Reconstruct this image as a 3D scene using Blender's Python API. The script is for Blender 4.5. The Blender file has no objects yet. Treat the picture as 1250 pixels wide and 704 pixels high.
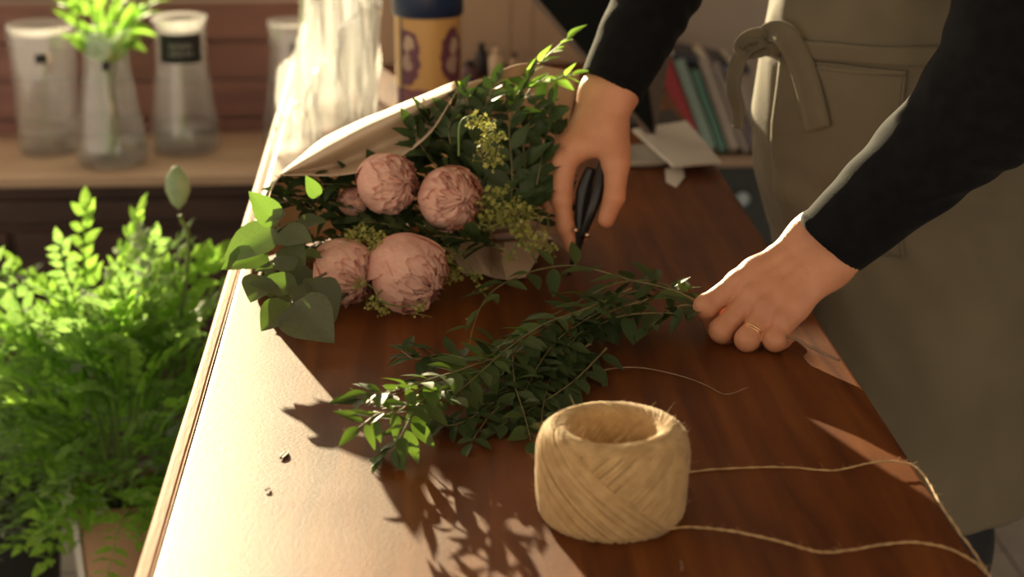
import bpy, bmesh, math, random
import numpy as np
from mathutils import Vector, Matrix, noise as mnoise

SC = bpy.context.scene
COL = SC.collection
R = math.radians

# ------------------------------------------------------------------ camera
FPX, CAM_H, PITCH, YAW = 2300.0, 1.608, R(17.518), R(3.085)
FW = np.array([math.sin(YAW)*math.cos(PITCH), math.cos(YAW)*math.cos(PITCH), -math.sin(PITCH)])
RT = np.array([math.cos(YAW), -math.sin(YAW), 0.0])
UP = np.cross(RT, FW)
CAM = np.array([0.0, 0.0, CAM_H])
cam_data = bpy.data.cameras.new('camera')
cam = bpy.data.objects.new('camera', cam_data)
COL.objects.link(cam)
cam.matrix_world = Matrix(((RT[0], UP[0], -FW[0], 0), (RT[1], UP[1], -FW[1], 0), (RT[2], UP[2], -FW[2], CAM_H), (0, 0, 0, 1)))
cam_data.sensor_width = 36.0
cam_data.lens = FPX/1250*36
cam_data.dof.use_dof = True
cam_data.dof.focus_distance = 2.02
cam_data.dof.aperture_fstop = 4.0
SC.camera = cam

# ------------------------------------------------------------------ world, sun, exposure
world = bpy.data.worlds.new('world'); SC.world = world
world.use_nodes = True
bg = world.node_tree.nodes['Background']
bg.inputs[0].default_value = (1.0, 0.82, 0.62, 1)
bg.inputs[1].default_value = 1.25

SUN_AZ, SUN_EL = R(16), R(11.7)
sun_data = bpy.data.lights.new('sun', 'SUN')
sun_data.energy = 26.0
sun_data.angle = R(0.6)
sun_data.color = (1.0, 0.81, 0.49)
sun = bpy.data.objects.new('sun', sun_data); COL.objects.link(sun)
sun.location = (-2, 6, 4)
_d = Vector((-math.sin(SUN_AZ)*math.cos(SUN_EL), math.cos(SUN_AZ)*math.cos(SUN_EL), math.sin(SUN_EL)))
sun.rotation_euler = _d.to_track_quat('Z', 'Y').to_euler()

SC.view_settings.view_transform = 'Standard'
SC.view_settings.look = 'None'
SC.view_settings.exposure = 0.0
SC.view_settings.gamma = 1.0
SC.view_settings.use_curve_mapping = False

# ------------------------------------------------------------------ helpers
def ray(px, py):
    return FW + RT*(px-625.0)/FPX - UP*(py-352.0)/FPX
def at(px, py, Y):
    """point of the place seen at that spot of the photograph, at distance Y down the table"""
    d = ray(px, py); return Vector(CAM + d*(Y/d[1]))
def atz(px, py, z=0.9):
    d = ray(px, py); return Vector(CAM + d*((z-CAM_H)/d[2]))

WM = {}
def register(o, M):
    WM[o.name] = M.copy()
def empty(name, loc, label, cat, group=None):
    o = bpy.data.objects.new(name, None); COL.objects.link(o)
    o.empty_display_size = 0.05
    o.location = loc; register(o, Matrix.Translation(Vector(loc)))
    tag(o, label, cat, group); return o
def tag(o, label, cat, group=None):
    o['label'] = label; o['category'] = cat
    if group: o['group'] = group
    return o
def place(o, parent=None, M=None):
    """link o and put it at world matrix M under parent"""
    M = M or Matrix()
    COL.objects.link(o)
    if parent is not None:
        o.parent = parent
        o.matrix_local = WM[parent.name].inverted() @ M
    else:
        o.matrix_local = M
    register(o, M)
    return o
def obj(name, mesh, m=None, parent=None, M=None):
    o = bpy.data.objects.new(name, mesh)
    if m is not None and len(mesh.materials) == 0: mesh.materials.append(m)
    return place(o, parent, M)
def centred(name, mesh, m, parent=None):
    """top-level mesh whose origin is moved to the base of its geometry"""
    co = np.empty(len(mesh.vertices)*3, np.float32); mesh.vertices.foreach_get('co', co); co = co.reshape(-1, 3)
    c = Vector(((co[:, 0].min()+co[:, 0].max())/2, (co[:, 1].min()+co[:, 1].max())/2, co[:, 2].min()))
    mesh.transform(Matrix.Translation(-c))
    return obj(name, mesh, m, parent, Matrix.Translation(c))
def structure(o):
    o['kind'] = 'structure'; return o

class MB:
    def __init__(s): s.v = []; s.f = []; s.mi = []; s.cur = 0
    def add(s, vs, fs):
        n = len(s.v); s.v += [tuple(v) for v in vs]; s.f += [tuple(i+n for i in f) for f in fs]; s.mi += [s.cur]*len(fs)
    def box(s, x0, x1, y0, y1, z0, z1, M=None):
        vs = [Vector((x, y, z)) for x in (x0, x1) for y in (y0, y1) for z in (z0, z1)]
        if M is not None: vs = [M @ v for v in vs]
        s.add(vs, [(0, 1, 3, 2), (4, 6, 7, 5), (0, 4, 5, 1), (2, 3, 7, 6), (0, 2, 6, 4), (1, 5, 7, 3)])
    def grid(s, pts, closed_u=False, closed_v=False):
        nu, nv = len(pts), len(pts[0]); fs = []
        for i in range(nu if closed_u else nu-1):
            for j in range(nv if closed_v else nv-1):
                a = i*nv+j; b = ((i+1) % nu)*nv+j; c = ((i+1) % nu)*nv+(j+1) % nv; d = i*nv+(j+1) % nv
                fs.append((a, b, c, d))
        s.add([p for row in pts for p in row], fs)
    def lathe(s, prof, seg=32, c=(0, 0, 0), M=None):
        pts = []
        for k in range(seg):
            a = 2*math.pi*k/seg
            row = [Vector((c[0]+r*math.cos(a), c[1]+r*math.sin(a), c[2]+z)) for r, z in prof]
            if M is not None: row = [M @ v for v in row]
            pts.append(row)
        s.grid(pts, closed_u=True)
    def tube(s, path, rad, seg=8, cap=True):
        P = [Vector(p) for p in path]; n = len(P)
        rr = rad if isinstance(rad, (list, tuple)) else [rad]*n
        T = [(P[min(i+1, n-1)]-P[max(i-1, 0)]).normalized() for i in range(n)]
        N = T[0].orthogonal().normalized(); rows = []
        for i in range(n):
            N = (N - T[i]*N.dot(T[i])).normalized(); B = T[i].cross(N)
            rows.append([P[i] + (N*math.cos(2*math.pi*k/seg)+B*math.sin(2*math.pi*k/seg))*rr[i] for k in range(seg)])
        b = len(s.v)
        s.grid(rows, closed_v=True)
        if cap:
            s.f.append(tuple(b+k for k in reversed(range(seg)))); s.mi.append(s.cur)
            s.f.append(tuple(b+(n-1)*seg+k for k in range(seg))); s.mi.append(s.cur)
    def mesh(s, name, smooth=True, mats=None):
        me = bpy.data.meshes.new(name); me.from_pydata(s.v, [], s.f)
        if mats:
            for m in mats: me.materials.append(m)
            me.polygons.foreach_set('material_index', s.mi)
        if smooth: me.polygons.foreach_set('use_smooth', [True]*len(me.polygons))
        me.update(); return me

def bevel(o, w=0.004, seg=2):
    b = o.modifiers.new('bevel', 'BEVEL'); b.width = w; b.segments = seg; b.limit_method = 'ANGLE'; b.angle_limit = R(40)
    return o
def recalc(me):
    bm = bmesh.new(); bm.from_mesh(me); bmesh.ops.recalc_face_normals(bm, faces=bm.faces); bm.to_mesh(me); bm.free(); return me
def spline(pts, n):
    """Catmull-Rom through pts (Vectors), n samples"""
    P = [Vector(p) for p in pts]; P = [P[0]*2-P[1]] + P + [P[-1]*2-P[-2]]
    segs = len(P)-3; out = []
    for i in range(n):
        t = i/(n-1)*segs; k = min(int(t), segs-1); t -= k
        a, b, c, d = P[k:k+4]
        out.append(0.5*((2*b)+(c-a)*t+(2*a-5*b+4*c-d)*t*t+(3*b-a-3*c+d)*t*t*t))
    return out

# ---- materials
def mat(name, col, rough=0.6, col2=None, scale=8.0, stretch=(1, 1, 1), bump=0.0, bscale=None, spec=0.5, metal=0.0, trans=0.0, detail=4.0, coat=0.0, lo=0.35, hi=0.65, sheen=0.0, coord='Object', tcol=None, vary=0.0):
    """principled material, noise-mixed colours, optional bump, optional thin translucency"""
    m = bpy.data.materials.new(name); m.use_nodes = True
    nt = m.node_tree; N = nt.nodes; L = nt.links
    b = N['Principled BSDF']
    b.inputs['Base Color'].default_value = (*col, 1); b.inputs['Roughness'].default_value = rough
    b.inputs['Specular IOR Level'].default_value = spec; b.inputs['Metallic'].default_value = metal
    b.inputs['Coat Weight'].default_value = coat
    b.inputs['Sheen Weight'].default_value = sheen
    tc = N.new('ShaderNodeTexCoord'); mp = N.new('ShaderNodeMapping')
    mp.inputs['Scale'].default_value = stretch
    L.new(tc.outputs[coord], mp.inputs[0])
    csock = None
    if col2 is not None:
        n = N.new('ShaderNodeTexNoise'); n.inputs['Scale'].default_value = scale; n.inputs['Detail'].default_value = detail
        L.new(mp.outputs[0], n.inputs['Vector'])
        r = N.new('ShaderNodeValToRGB'); r.color_ramp.elements[0].position = lo; r.color_ramp.elements[1].position = hi
        r.color_ramp.elements[0].color = (*col, 1); r.color_ramp.elements[1].color = (*col2, 1)
        L.new(n.outputs[0], r.inputs[0]); csock = r.outputs[0]
        if vary:      # every leaf a little lighter or darker than its neighbours
            oi = N.new('ShaderNodeObjectInfo'); vr = N.new('ShaderNodeMapRange'); vr.inputs[3].default_value = 1-vary; vr.inputs[4].default_value = 1+vary
            L.new(oi.outputs['Random'], vr.inputs[0]); sc = N.new('ShaderNodeVectorMath'); sc.operation = 'SCALE'
            L.new(csock, sc.inputs[0]); L.new(vr.outputs[0], sc.inputs['Scale']); csock = sc.outputs[0]
        L.new(csock, b.inputs['Base Color'])
    if bump:
        n2 = N.new('ShaderNodeTexNoise'); n2.inputs['Scale'].default_value = bscale or scale*4; n2.inputs['Detail'].default_value = 5
        L.new(mp.outputs[0], n2.inputs['Vector'])
        bp = N.new('ShaderNodeBump'); bp.inputs['Strength'].default_value = 1.0; bp.inputs['Distance'].default_value = bump
        L.new(n2.outputs[0], bp.inputs['Height']); L.new(bp.outputs[0], b.inputs['Normal'])
    if trans:
        t = N.new('ShaderNodeBsdfTranslucent'); mx = N.new('ShaderNodeMixShader'); mx.inputs[0].default_value = trans
        t.inputs[0].default_value = (*[min(1, c*1.7) for c in col], 1)
        if tcol: t.inputs[0].default_value = (*tcol, 1)
        elif csock is not None:
            g = N.new('ShaderNodeVectorMath'); g.operation = 'SCALE'; g.inputs['Scale'].default_value = 1.7
            L.new(csock, g.inputs[0]); L.new(g.outputs[0], t.inputs[0])
        L.new(b.outputs[0], mx.inputs[1]); L.new(t.outputs[0], mx.inputs[2])
        L.new(mx.outputs[0], N['Material Output'].inputs[0])
    return m
def thin_glass(name, tint=(0.985, 0.99, 0.99), base=0.06, rough=0.02, white=0.0):
    m = bpy.data.materials.new(name); m.use_nodes = True
    nt = m.node_tree; N = nt.nodes; L = nt.links; N.remove(N['Principled BSDF'])
    t = N.new('ShaderNodeBsdfTransparent'); t.inputs[0].default_value = (*tint, 1)
    g = N.new('ShaderNodeBsdfGlossy'); g.inputs['Roughness'].default_value = rough
    fr = N.new('ShaderNodeLayerWeight'); fr.inputs['Blend'].default_value = 0.5
    pw = N.new('ShaderNodeMath'); pw.operation = 'POWER'; pw.inputs[1].default_value = 4.0
    L.new(fr.outputs['Facing'], pw.inputs[0])
    ma = N.new('ShaderNodeMath'); ma.operation = 'ADD'; ma.inputs[1].default_value = base; ma.use_clamp = True
    L.new(pw.outputs[0], ma.inputs[0])
    mx = N.new('ShaderNodeMixShader'); L.new(ma.outputs[0], mx.inputs[0]); L.new(t.outputs[0], mx.inputs[1]); L.new(g.outputs[0], mx.inputs[2])
    out = mx.outputs[0]
    if white:
        d = N.new('ShaderNodeBsdfTranslucent'); d.inputs[0].default_value = (0.95, 0.95, 0.93, 1)
        m2 = N.new('ShaderNodeMixShader'); m2.inputs[0].default_value = white
        L.new(out, m2.inputs[1]); L.new(d.outputs[0], m2.inputs[2]); out = m2.outputs[0]
    L.new(out, N['Material Output'].inputs[0])
    return m
def flat(name, col, rough=0.6, **k): return mat(name, col, rough, **k)

# ---- implicit surfaces: distance fields, meshed with surface nets
def smin(a, b, k):
    h = np.maximum(k-np.abs(a-b), 0)/k
    return np.minimum(a, b)-h*h*k*0.25
def smax(a, b, k): return -smin(-a, -b, k)
def cone(P, a, b, ra, rb):
    a = np.array(a, np.float32); b = np.array(b, np.float32); ab = b-a
    t = np.clip(((P-a)@ab)/float(ab@ab), 0, 1)
    return np.linalg.norm(P-a-t[..., None]*ab, axis=-1)-(ra+(rb-ra)*t)
def chain(P, pts, rads, k=0.004):
    d = None
    for i in range(len(pts)-1):
        c = cone(P, pts[i], pts[i+1], rads[i], rads[i+1])
        d = c if d is None else smin(d, c, k)
    return d
def ellip(P, c, r):
    q = (P-np.array(c, np.float32)); r = np.array(r, np.float32)
    k0 = np.linalg.norm(q/r, axis=-1); k1 = np.linalg.norm(q/(r*r), axis=-1)
    return k0*(k0-1)/np.maximum(k1, 1e-6)
def nets(fn, lo, hi, h, name):
    lo = np.array(lo, float); hi = np.array(hi, float)
    n = np.ceil((hi-lo)/h).astype(int)+1
    ax = [lo[i]+h*np.arange(n[i]) for i in range(3)]
    G = np.stack(np.meshgrid(*ax, indexing='ij'), -1).astype(np.float32)
    V = fn(G).astype(np.float32); S = V < 0
    nc = n-1
    acc = np.zeros((*nc, 3), np.float32); cnt = np.zeros(nc, np.float32)
    for axis in range(3):
        sl0 = [slice(None)]*3; sl1 = [slice(None)]*3
        sl0[axis] = slice(0, -1); sl1[axis] = slice(1, None)
        v0 = V[tuple(sl0)]; v1 = V[tuple(sl1)]
        cr = S[tuple(sl0)] != S[tuple(sl1)]
        t = np.where(cr, v0/np.where(cr, v0-v1, 1), 0)
        oth = [i for i in range(3) if i != axis]
        for du in (0, 1):
            for dv in (0, 1):
                s = [slice(None)]*3
                s[oth[0]] = slice(du, du+nc[oth[0]]); s[oth[1]] = slice(dv, dv+nc[oth[1]])
                c = cr[tuple(s)]; tt = t[tuple(s)]
                cnt += c
                acc[..., axis] += c*tt
                if du: acc[..., oth[0]] += c
                if dv: acc[..., oth[1]] += c
    on = cnt > 0
    idx = np.full(tuple(nc), -1, np.int64); idx[on] = np.arange(on.sum())
    ijk = np.argwhere(on)
    verts = lo+(ijk+acc[on]/cnt[on][:, None])*h
    faces = []
    for axis in range(3):
        oth = [i for i in range(3) if i != axis]
        sl0 = [slice(1, -1)]*3; sl1 = [slice(1, -1)]*3
        sl0[axis] = slice(0, -1); sl1[axis] = slice(1, None)
        a = S[tuple(sl0)]; b = S[tuple(sl1)]
        e = np.argwhere(a != b); fl = a[a != b]
        base = e.copy()
        for o_ in oth: base[:, o_] += 1
        q = []
        for du, dv in ((0, 0), (1, 0), (1, 1), (0, 1)):
            c = base.copy(); c[:, oth[0]] -= du; c[:, oth[1]] -= dv
            q.append(idx[c[:, 0], c[:, 1], c[:, 2]])
        q = np.stack(q, 1)
        flip = fl if axis != 1 else ~fl
        q[~flip] = q[~flip][:, ::-1]
        faces.append(q)
    faces = np.concatenate(faces); faces = faces[(faces >= 0).all(1)]
    me = bpy.data.meshes.new(name)
    me.from_pydata(verts.tolist(), [], faces.tolist())
    me.polygons.foreach_set('use_smooth', [True]*len(me.polygons))
    me.update(); return recalc(me)
def join_meshes(meshes, name):
    bm = bmesh.new()
    for m in meshes: bm.from_mesh(m)
    me = bpy.data.meshes.new(name); bm.to_mesh(me); bm.free()
    me.polygons.foreach_set('use_smooth', [True]*len(me.polygons)); return me
# ================================================================== MATERIALS
def wood_top():
    m = bpy.data.materials.new('varnished_wood'); m.use_nodes = True
    nt = m.node_tree; N = nt.nodes; L = nt.links; b = N['Principled BSDF']; b.inputs['Specular IOR Level'].default_value = 0.22
    tc = N.new('ShaderNodeTexCoord')
    mp = N.new('ShaderNodeMapping'); mp.inputs['Scale'].default_value = (7, 0.55, 1); L.new(tc.outputs['Object'], mp.inputs[0])
    n1 = N.new('ShaderNodeTexNoise'); n1.inputs['Scale'].default_value = 5; n1.inputs['Detail'].default_value = 9; n1.inputs['Distortion'].default_value = 0.5
    L.new(mp.outputs[0], n1.inputs['Vector'])
    r = N.new('ShaderNodeValToRGB'); cr = r.color_ramp
    cr.elements[0].position = 0.3; cr.elements[0].color = (0.09, 0.021, 0.006, 1)
    cr.elements[1].position = 0.72; cr.elements[1].color = (0.245, 0.078, 0.015, 1)
    L.new(n1.outputs[0], r.inputs[0])
    # broad blotches of old varnish
    n2 = N.new('ShaderNodeTexNoise'); n2.inputs['Scale'].default_value = 3.2; n2.inputs['Detail'].default_value = 5
    L.new(tc.outputs['Object'], n2.inputs['Vector'])
    mx = N.new('ShaderNodeMix'); mx.data_type = 'RGBA'; mx.blend_type = 'MULTIPLY'
    r2 = N.new('ShaderNodeValToRGB'); r2.color_ramp.elements[0].position = 0.35; r2.color_ramp.elements[1].position = 0.65
    r2.color_ramp.elements[0].color = (0.72, 0.66, 0.6, 1); r2.color_ramp.elements[1].color = (1, 1, 1, 1)
    L.new(n2.outputs[0], r2.inputs[0]); mx.inputs[0].default_value = 1
    L.new(r.outputs[0], mx.inputs[6]); L.new(r2.outputs[0], mx.inputs[7])
    L.new(mx.outputs[2], b.inputs['Base Color'])
    # roughness: worn varnish
    n3 = N.new('ShaderNodeTexNoise'); n3.inputs['Scale'].default_value = 14; n3.inputs['Detail'].default_value = 6
    L.new(tc.outputs['Object'], n3.inputs['Vector'])
    mr = N.new('ShaderNodeMapRange'); mr.inputs[3].default_value = 0.40; mr.inputs[4].default_value = 0.50
    L.new(n3.outputs[0], mr.inputs[0]); L.new(mr.outputs[0], b.inputs['Roughness'])
    # fine brush texture and scratches
    mp2 = N.new('ShaderNodeMapping'); mp2.inputs['Scale'].default_value = (90, 260, 1); L.new(tc.outputs['Object'], mp2.inputs[0])
    n4 = N.new('ShaderNodeTexNoise'); n4.inputs['Scale'].default_value = 3; n4.inputs['Detail'].default_value = 5; L.new(mp2.outputs[0], n4.inputs['Vector'])
    bp = N.new('ShaderNodeBump'); bp.inputs['Distance'].default_value = 0.0004; bp.inputs['Strength'].default_value = 0.8
    L.new(n4.outputs[0], bp.inputs['Height']); L.new(bp.outputs[0], b.inputs['Normal'])
    return m
M_TOP = wood_top()
M_LIP = mat('lipping_wood', (0.27, 0.115, 0.045), 0.65, (0.38, 0.18, 0.08), 6, (6, 0.6, 6), 0.0004, 60, spec=0.12)
M_DARKWOOD = mat('dark_wood', (0.035, 0.018, 0.014), 0.6, (0.065, 0.03, 0.022), 5, (1, 1, 8), 0.0005, 40)
M_PLANK = mat('red_brown_plank', (0.19, 0.085, 0.07), 0.55, (0.27, 0.125, 0.105), 4, (0.6, 1, 6), 0.0006, 30)
M_SHELF = mat('shelf_wood', (0.40, 0.27, 0.18), 0.4, (0.52, 0.37, 0.26), 5, (0.6, 4, 1), 0.0004, 30)
M_PLASTER = mat('warm_plaster', (0.42, 0.37, 0.325), 0.85, (0.47, 0.415, 0.365), 3, bump=0.0006, bscale=40)
M_TILE = mat('floor_tile', (0.34, 0.32, 0.29), 0.45, (0.45, 0.43, 0.40), 6, bump=0.0004, bscale=40)
M_GROUT = flat('grout', (0.16, 0.15, 0.14), 0.9)
M_GLASS = thin_glass('clear_glass', base=0.11, white=0.11)
M_WATER = thin_glass('water', (0.95, 0.97, 0.97), 0.1, 0.03)
M_BLACK = flat('matt_black', (0.012, 0.012, 0.013), 0.55)
M_CHALK = flat('chalk_white', (0.75, 0.75, 0.72), 0.9)
M_BOARD = flat('chalkboard_black', (0.02, 0.022, 0.024), 0.7)
M_CARDB = mat('beige_card', (0.42, 0.31, 0.22), 0.8, (0.48, 0.36, 0.26), 5, bump=0.0003, bscale=60)
M_WHITEP = mat('white_paper', (0.78, 0.74, 0.68), 0.75, (0.72, 0.68, 0.62), 12, trans=0.12)
M_GREYP = flat('grey_plate', (0.42, 0.40, 0.36), 0.35)

# ================================================================== STRUCTURE
TABLE_Z = 0.90
# floor: slab of grout with separate tiles
mb = MB(); mb.box(-3.0, 3.2, -0.8, 4.6, -0.06, -0.004)
floor = structure(obj('floor', mb.mesh('floor', False), M_GROUT))
mb = MB(); mb.box(-0.297, 0.297, -0.297, 0.297, -0.01, 0.0)
tile_me = mb.mesh('tile', False); tile_me.materials.append(M_TILE)
rnd = random.Random(2)
for ix in range(-3, 6):
    for iy in range(0, 8):
        cx, cy = 0.25+ix*0.6, 0.02+iy*0.6
        if -2.9 < cx < 3.0 and cy < 4.4:
            t = obj('tile', tile_me, None, floor, Matrix.Translation((cx, cy, rnd.uniform(-0.001, 0.001))))
            if ix == -3 and iy == 0: bevel(t, 0.003, 2)
# back wall: solid right of the window, low wall below it, lintel above
WY = 4.25
mb = MB()
mb.box(0.12, 3.2, WY, WY+0.2, 0, 2.8)
mb.box(-3.0, 0.12, WY, WY+0.06, 0, 0.955)
mb.box(-3.0, 0.12, WY, WY+0.2, 2.35, 2.8)
wall = structure(obj('wall_back', mb.mesh('wall_back', False), M_PLASTER))
for k in range(4):
    mb = MB(); z0 = 0.60+k*0.088
    mb.box(-2.6, -0.02, WY-0.016-0.003*(k % 2), WY+0.002, z0+0.002, z0+0.085)
    bevel(obj('plank', mb.mesh('plank', False), M_PLANK, wall), 0.003, 2)
mb = MB()
for (x0, x1, z0, z1) in ((-3.0, 0.12, 0.955, 0.975), (-3.0, 0.12, 2.31, 2.35), (0.08, 0.12, 0.975, 2.31), (-3.0, -2.95, 0.975, 2.31)):
    mb.box(x0, x1, WY+0.0, WY+0.06, z0, z1)
win = structure(obj('window_1', mb.mesh('window_1', False), M_PLANK))
mb = MB(); mb.box(-2.95, 0.08, WY+0.03, WY+0.034, 0.975, 2.31)
obj('pane', mb.mesh('pane', False), M_GLASS, win)

mb = MB(); mb.box(-3.0, 3.2, -0.8, WY+0.2, 2.8, 2.9)
structure(obj('ceiling', mb.mesh('ceiling', False), M_PLASTER))
mb = MB(); mb.box(3.2, 3.3, -0.8, WY+0.2, 0, 2.8)
structure(obj('wall_right', mb.mesh('wall_right', False), M_PLASTER))
# ================================================================== THE WORK TABLE
table = empty('work_table', (0.118, 2.6, 0), 'long varnished red-brown wooden work table with worn top and paler lipping', 'table')
mb = MB()
mb.box(-0.226, 0.478, 1.22, 4.02, TABLE_Z-0.034, TABLE_Z)
top = bevel(obj('table_top', mb.mesh('table_top', False), M_TOP, table), 0.006, 3)
# moulded lipping along the left edge: rounded profile swept along the table
prof = [(-0.2255, -0.045), (-0.2255, -0.0005), (-0.2265, -0.001), (-0.2275, -0.0035), (-0.2295, -0.002), (-0.2365, -0.002), (-0.2405, -0.004), (-0.2425, -0.009), (-0.2425, -0.032), (-0.2395, -0.036), (-0.2395, -0.045)]
rows = []
for k in range(57):
    y = 1.22+2.8*k/56
    rows.append([Vector((x+0.0006*mnoise.noise((x*50, y*6, 0)), y, TABLE_Z+z)) for x, z in prof])
mb = MB(); mb.grid(rows, closed_v=True); n = len(prof)
mb.f += [tuple(range(n)), tuple((56*n)+k for k in reversed(range(n)))]; mb.mi += [0, 0]
obj('lipping', recalc(mb.mesh('lipping', False)), M_LIP, table)
mb = MB(); mb.box(-0.20, 0.44, 1.3, 3.98, 0.70, 0.866)
obj('apron_rail', mb.mesh('apron_rail', False), M_DARKWOOD, table)
for x in (-0.19, 0.37):
    for y in (1.3, 3.9):
        mb = MB(); mb.box(x, x+0.06, y, y+0.06, 0.0, 0.70)
        obj('leg', mb.mesh('leg', False), M_DARKWOOD, table)

# ================================================================== SIDEBOARD AND VASES
sb = empty('sideboard', (-1.4, 4.03, 0), 'dark wooden sideboard under the planked wall carrying the glass vases', 'sideboard')
mb = MB(); mb.box(-2.4, -0.31, 3.825, 4.232, 0.633, 0.656)
bevel(obj('shelf_top', mb.mesh('shelf_top', False), M_SHELF, sb), 0.004)
mb = MB(); mb.box(-2.4, -0.31, 3.86, 4.23, 0.0, 0.633)
obj('carcass', mb.mesh('carcass', False), M_DARKWOOD, sb)
mb = MB(); mb.box(-2.4, -0.31, 3.842, 3.86, 0.55, 0.60)
bevel(obj('moulding', mb.mesh('moulding', False), M_DARKWOOD, sb), 0.006)
for k in range(4):
    mb = MB(); x = -2.36+k*0.51; mb.box(x, x+0.49, 3.846, 3.86, 0.05, 0.53)
    bevel(obj('door', mb.mesh('door', False), M_DARKWOOD, sb), 0.004)

def vase(name, label, px, Y, prof, water, tag_kind):
    """prof: list of (radius, height); double-walled lathe, water inside, sticker on the front"""
    c = at(px, 352, Y); base = Vector((c.x, Y, 0.6575))
    v = empty(name, base, label, 'vase')
    inner = [(max(r-0.004, 0.001), max(z, 0.012)) for r, z in prof]
    full = [(0.001, 0.0)]+prof+[(inner[-1][0], prof[-1][1])]+[(r, z) for r, z in reversed(inner[:-1])]+[(0.001, 0.012)]
    mb = MB(); mb.lathe(full, 40, base); obj('glass_body', recalc(mb.mesh('glass_body')), M_GLASS, v)
    def rad(z):
        for (r0, z0), (r1, z1) in zip(prof, prof[1:]):
            if z0 <= z <= z1: return r0+(r1-r0)*(z-z0)/max(z1-z0, 1e-6)
        return prof[-1][0]
    wp = [(0.001, 0.013)]+[(rad(z)-0.006, z) for z in np.linspace(0.014, water, 6)]+[(0.001, water)]
    mb = MB(); mb.lathe(wp, 40, base); obj('water', recalc(mb.mesh('water')), M_WATER, v)
    def patch(nm, z0, z1, a0, a1, m, off=0.0012):
        rows = [[base+Vector(((rad(z)+o)*math.cos(a), (rad(z)+o)*math.sin(a), z)) for z in np.linspace(z0, z1, 4) for o in (off,)] for a in np.linspace(a0, a1, 8)]
        rows2 = [[base+Vector(((rad(z)+off+0.0015)*math.cos(a), (rad(z)+off+0.0015)*math.sin(a), z)) for z in np.linspace(z0, z1, 4)] for a in np.linspace(a0, a1, 8)]
        mb = MB(); mb.grid(rows2); mb.grid(rows)
        return obj(nm, recalc(mb.mesh(nm)), m, v)
    if tag_kind == 'board':
        lab = patch('chalk_label', 0.200, 0.262, R(229), R(325), M_BOARD)
        rr = random.Random(5)
        for row, z in enumerate((0.238, 0.222)):      # two short rows of illegible chalk strokes
            mb = MB()
            for k in range(7):
                a = R(256+k*7); r_ = rad(z)+0.0036; dz = rr.uniform(0.003, 0.006)
                mb.tube([base+Vector((r_*math.cos(a+R(s)), r_*math.sin(a+R(s)), z+q*dz)) for s, q in ((-1.5, -1), (-.5, 1), (.5, -1), (1.5, .8))], 0.0009, 5)
            o = obj('chalk_writing', mb.mesh('chalk_writing'), M_CHALK, None, Matrix()); o.parent = lab; o.matrix_local = WM[lab.name].inverted()
    else:
        patch('sticker', tag_kind-0.010, tag_kind+0.010, R(268), R(287), M_BLACK)
    return v
V1 = vase('glass_vase', 'tall straight clear glass vase with a small dark sticker, empty of flowers', 74, 4.06, [(0.062, 0.0), (0.066, 0.012), (0.068, 0.15), (0.075, 0.275), (0.073, 0.278)], 0.05, 0.215)
V2 = vase('glass_vase', 'clear conical glass vase with pale green stems standing in water', 148, 3.945, [(0.068, 0.0), (0.076, 0.012), (0.075, 0.04), (0.06, 0.13), (0.047, 0.22), (0.054, 0.285), (0.052, 0.287)], 0.055, 0.215)
V3 = vase('glass_vase', 'clear glass carafe vase with a black chalkboard label on its neck', 236, 4.05, [(0.068, 0.0), (0.076, 0.014), (0.074, 0.05), (0.064, 0.12), (0.055, 0.2), (0.056, 0.275), (0.061, 0.292), (0.058, 0.293)], 0.06, 'board')
V4 = vase('glass_vase', 'clear glass vase half hidden behind the crinkled clear wrap', 368, 4.08, [(0.066, 0.0), (0.074, 0.014), (0.072, 0.05), (0.06, 0.13), (0.05, 0.21), (0.055, 0.275), (0.053, 0.277)], 0.05, 0.225)
# ================================================================== LEAVES AND SPRIGS (shared helpers)
def leaf_mesh(name, m, width=0.4, shape='lance', fold=0.12, droop=0.15, wave=0.0, rows=8, cols=4, seed=0, petiole=0.06):
    """unit-long leaf along +Y, facing +Z, folded on its midrib; thin body with a petiole"""
    rr = random.Random(seed); ph = rr.uniform(0, 6)
    prof = {'lance': lambda t: math.sin(math.pi*t**0.8)**0.9*(1-0.25*t), 'ovate': lambda t: math.sin(math.pi*t**0.66)**0.75*(1-0.35*t**3), 'round': lambda t: math.sqrt(max(0, 1-(2*t-1)**2))**0.85*(1-0.12*t)}[shape]
    top = []
    for i in range(rows+1):
        t = i/rows; w = max(prof(min(max(t, 0.0), 1.0)), 0.0)*width*0.5
        if i == 0: w = width*0.03
        y = petiole+t*(1-petiole); row = []
        for j in range(cols+1):
            u = j/cols*2-1
            z = abs(u)*w*fold*2 - droop*t*t + wave*w*math.sin(9*t+ph+(1 if u > 0 else 2.1))*abs(u)
            row.append(Vector((u*w, y, z)))
        top.append(row)
    mb = MB(); mb.grid(top)
    mb.tube([(0, 0, 0), (0, petiole*0.6, 0.002), (0, petiole+0.05, -0.004)], [0.018, 0.016, 0.010], 4, False)
    me = mb.mesh(name); me.materials.append(m); return me
def basis(d, n):
    d = Vector(d).normalized(); n = Vector(n); n = n-d*n.dot(d)
    if n.length < 1e-4: n = d.orthogonal()
    n.normalize(); x = d.cross(n)
    return Matrix(((x.x, d.x, n.x, 0), (x.y, d.y, n.y, 0), (x.z, d.z, n.z, 0), (0, 0, 0, 1)))
def put_leaf(mesh, parent, base, d, n, s, name='leaf'):
    return obj(name, mesh, None, parent, Matrix.Translation(base) @ basis(d, n) @ Matrix.Scale(s, 4))
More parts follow.
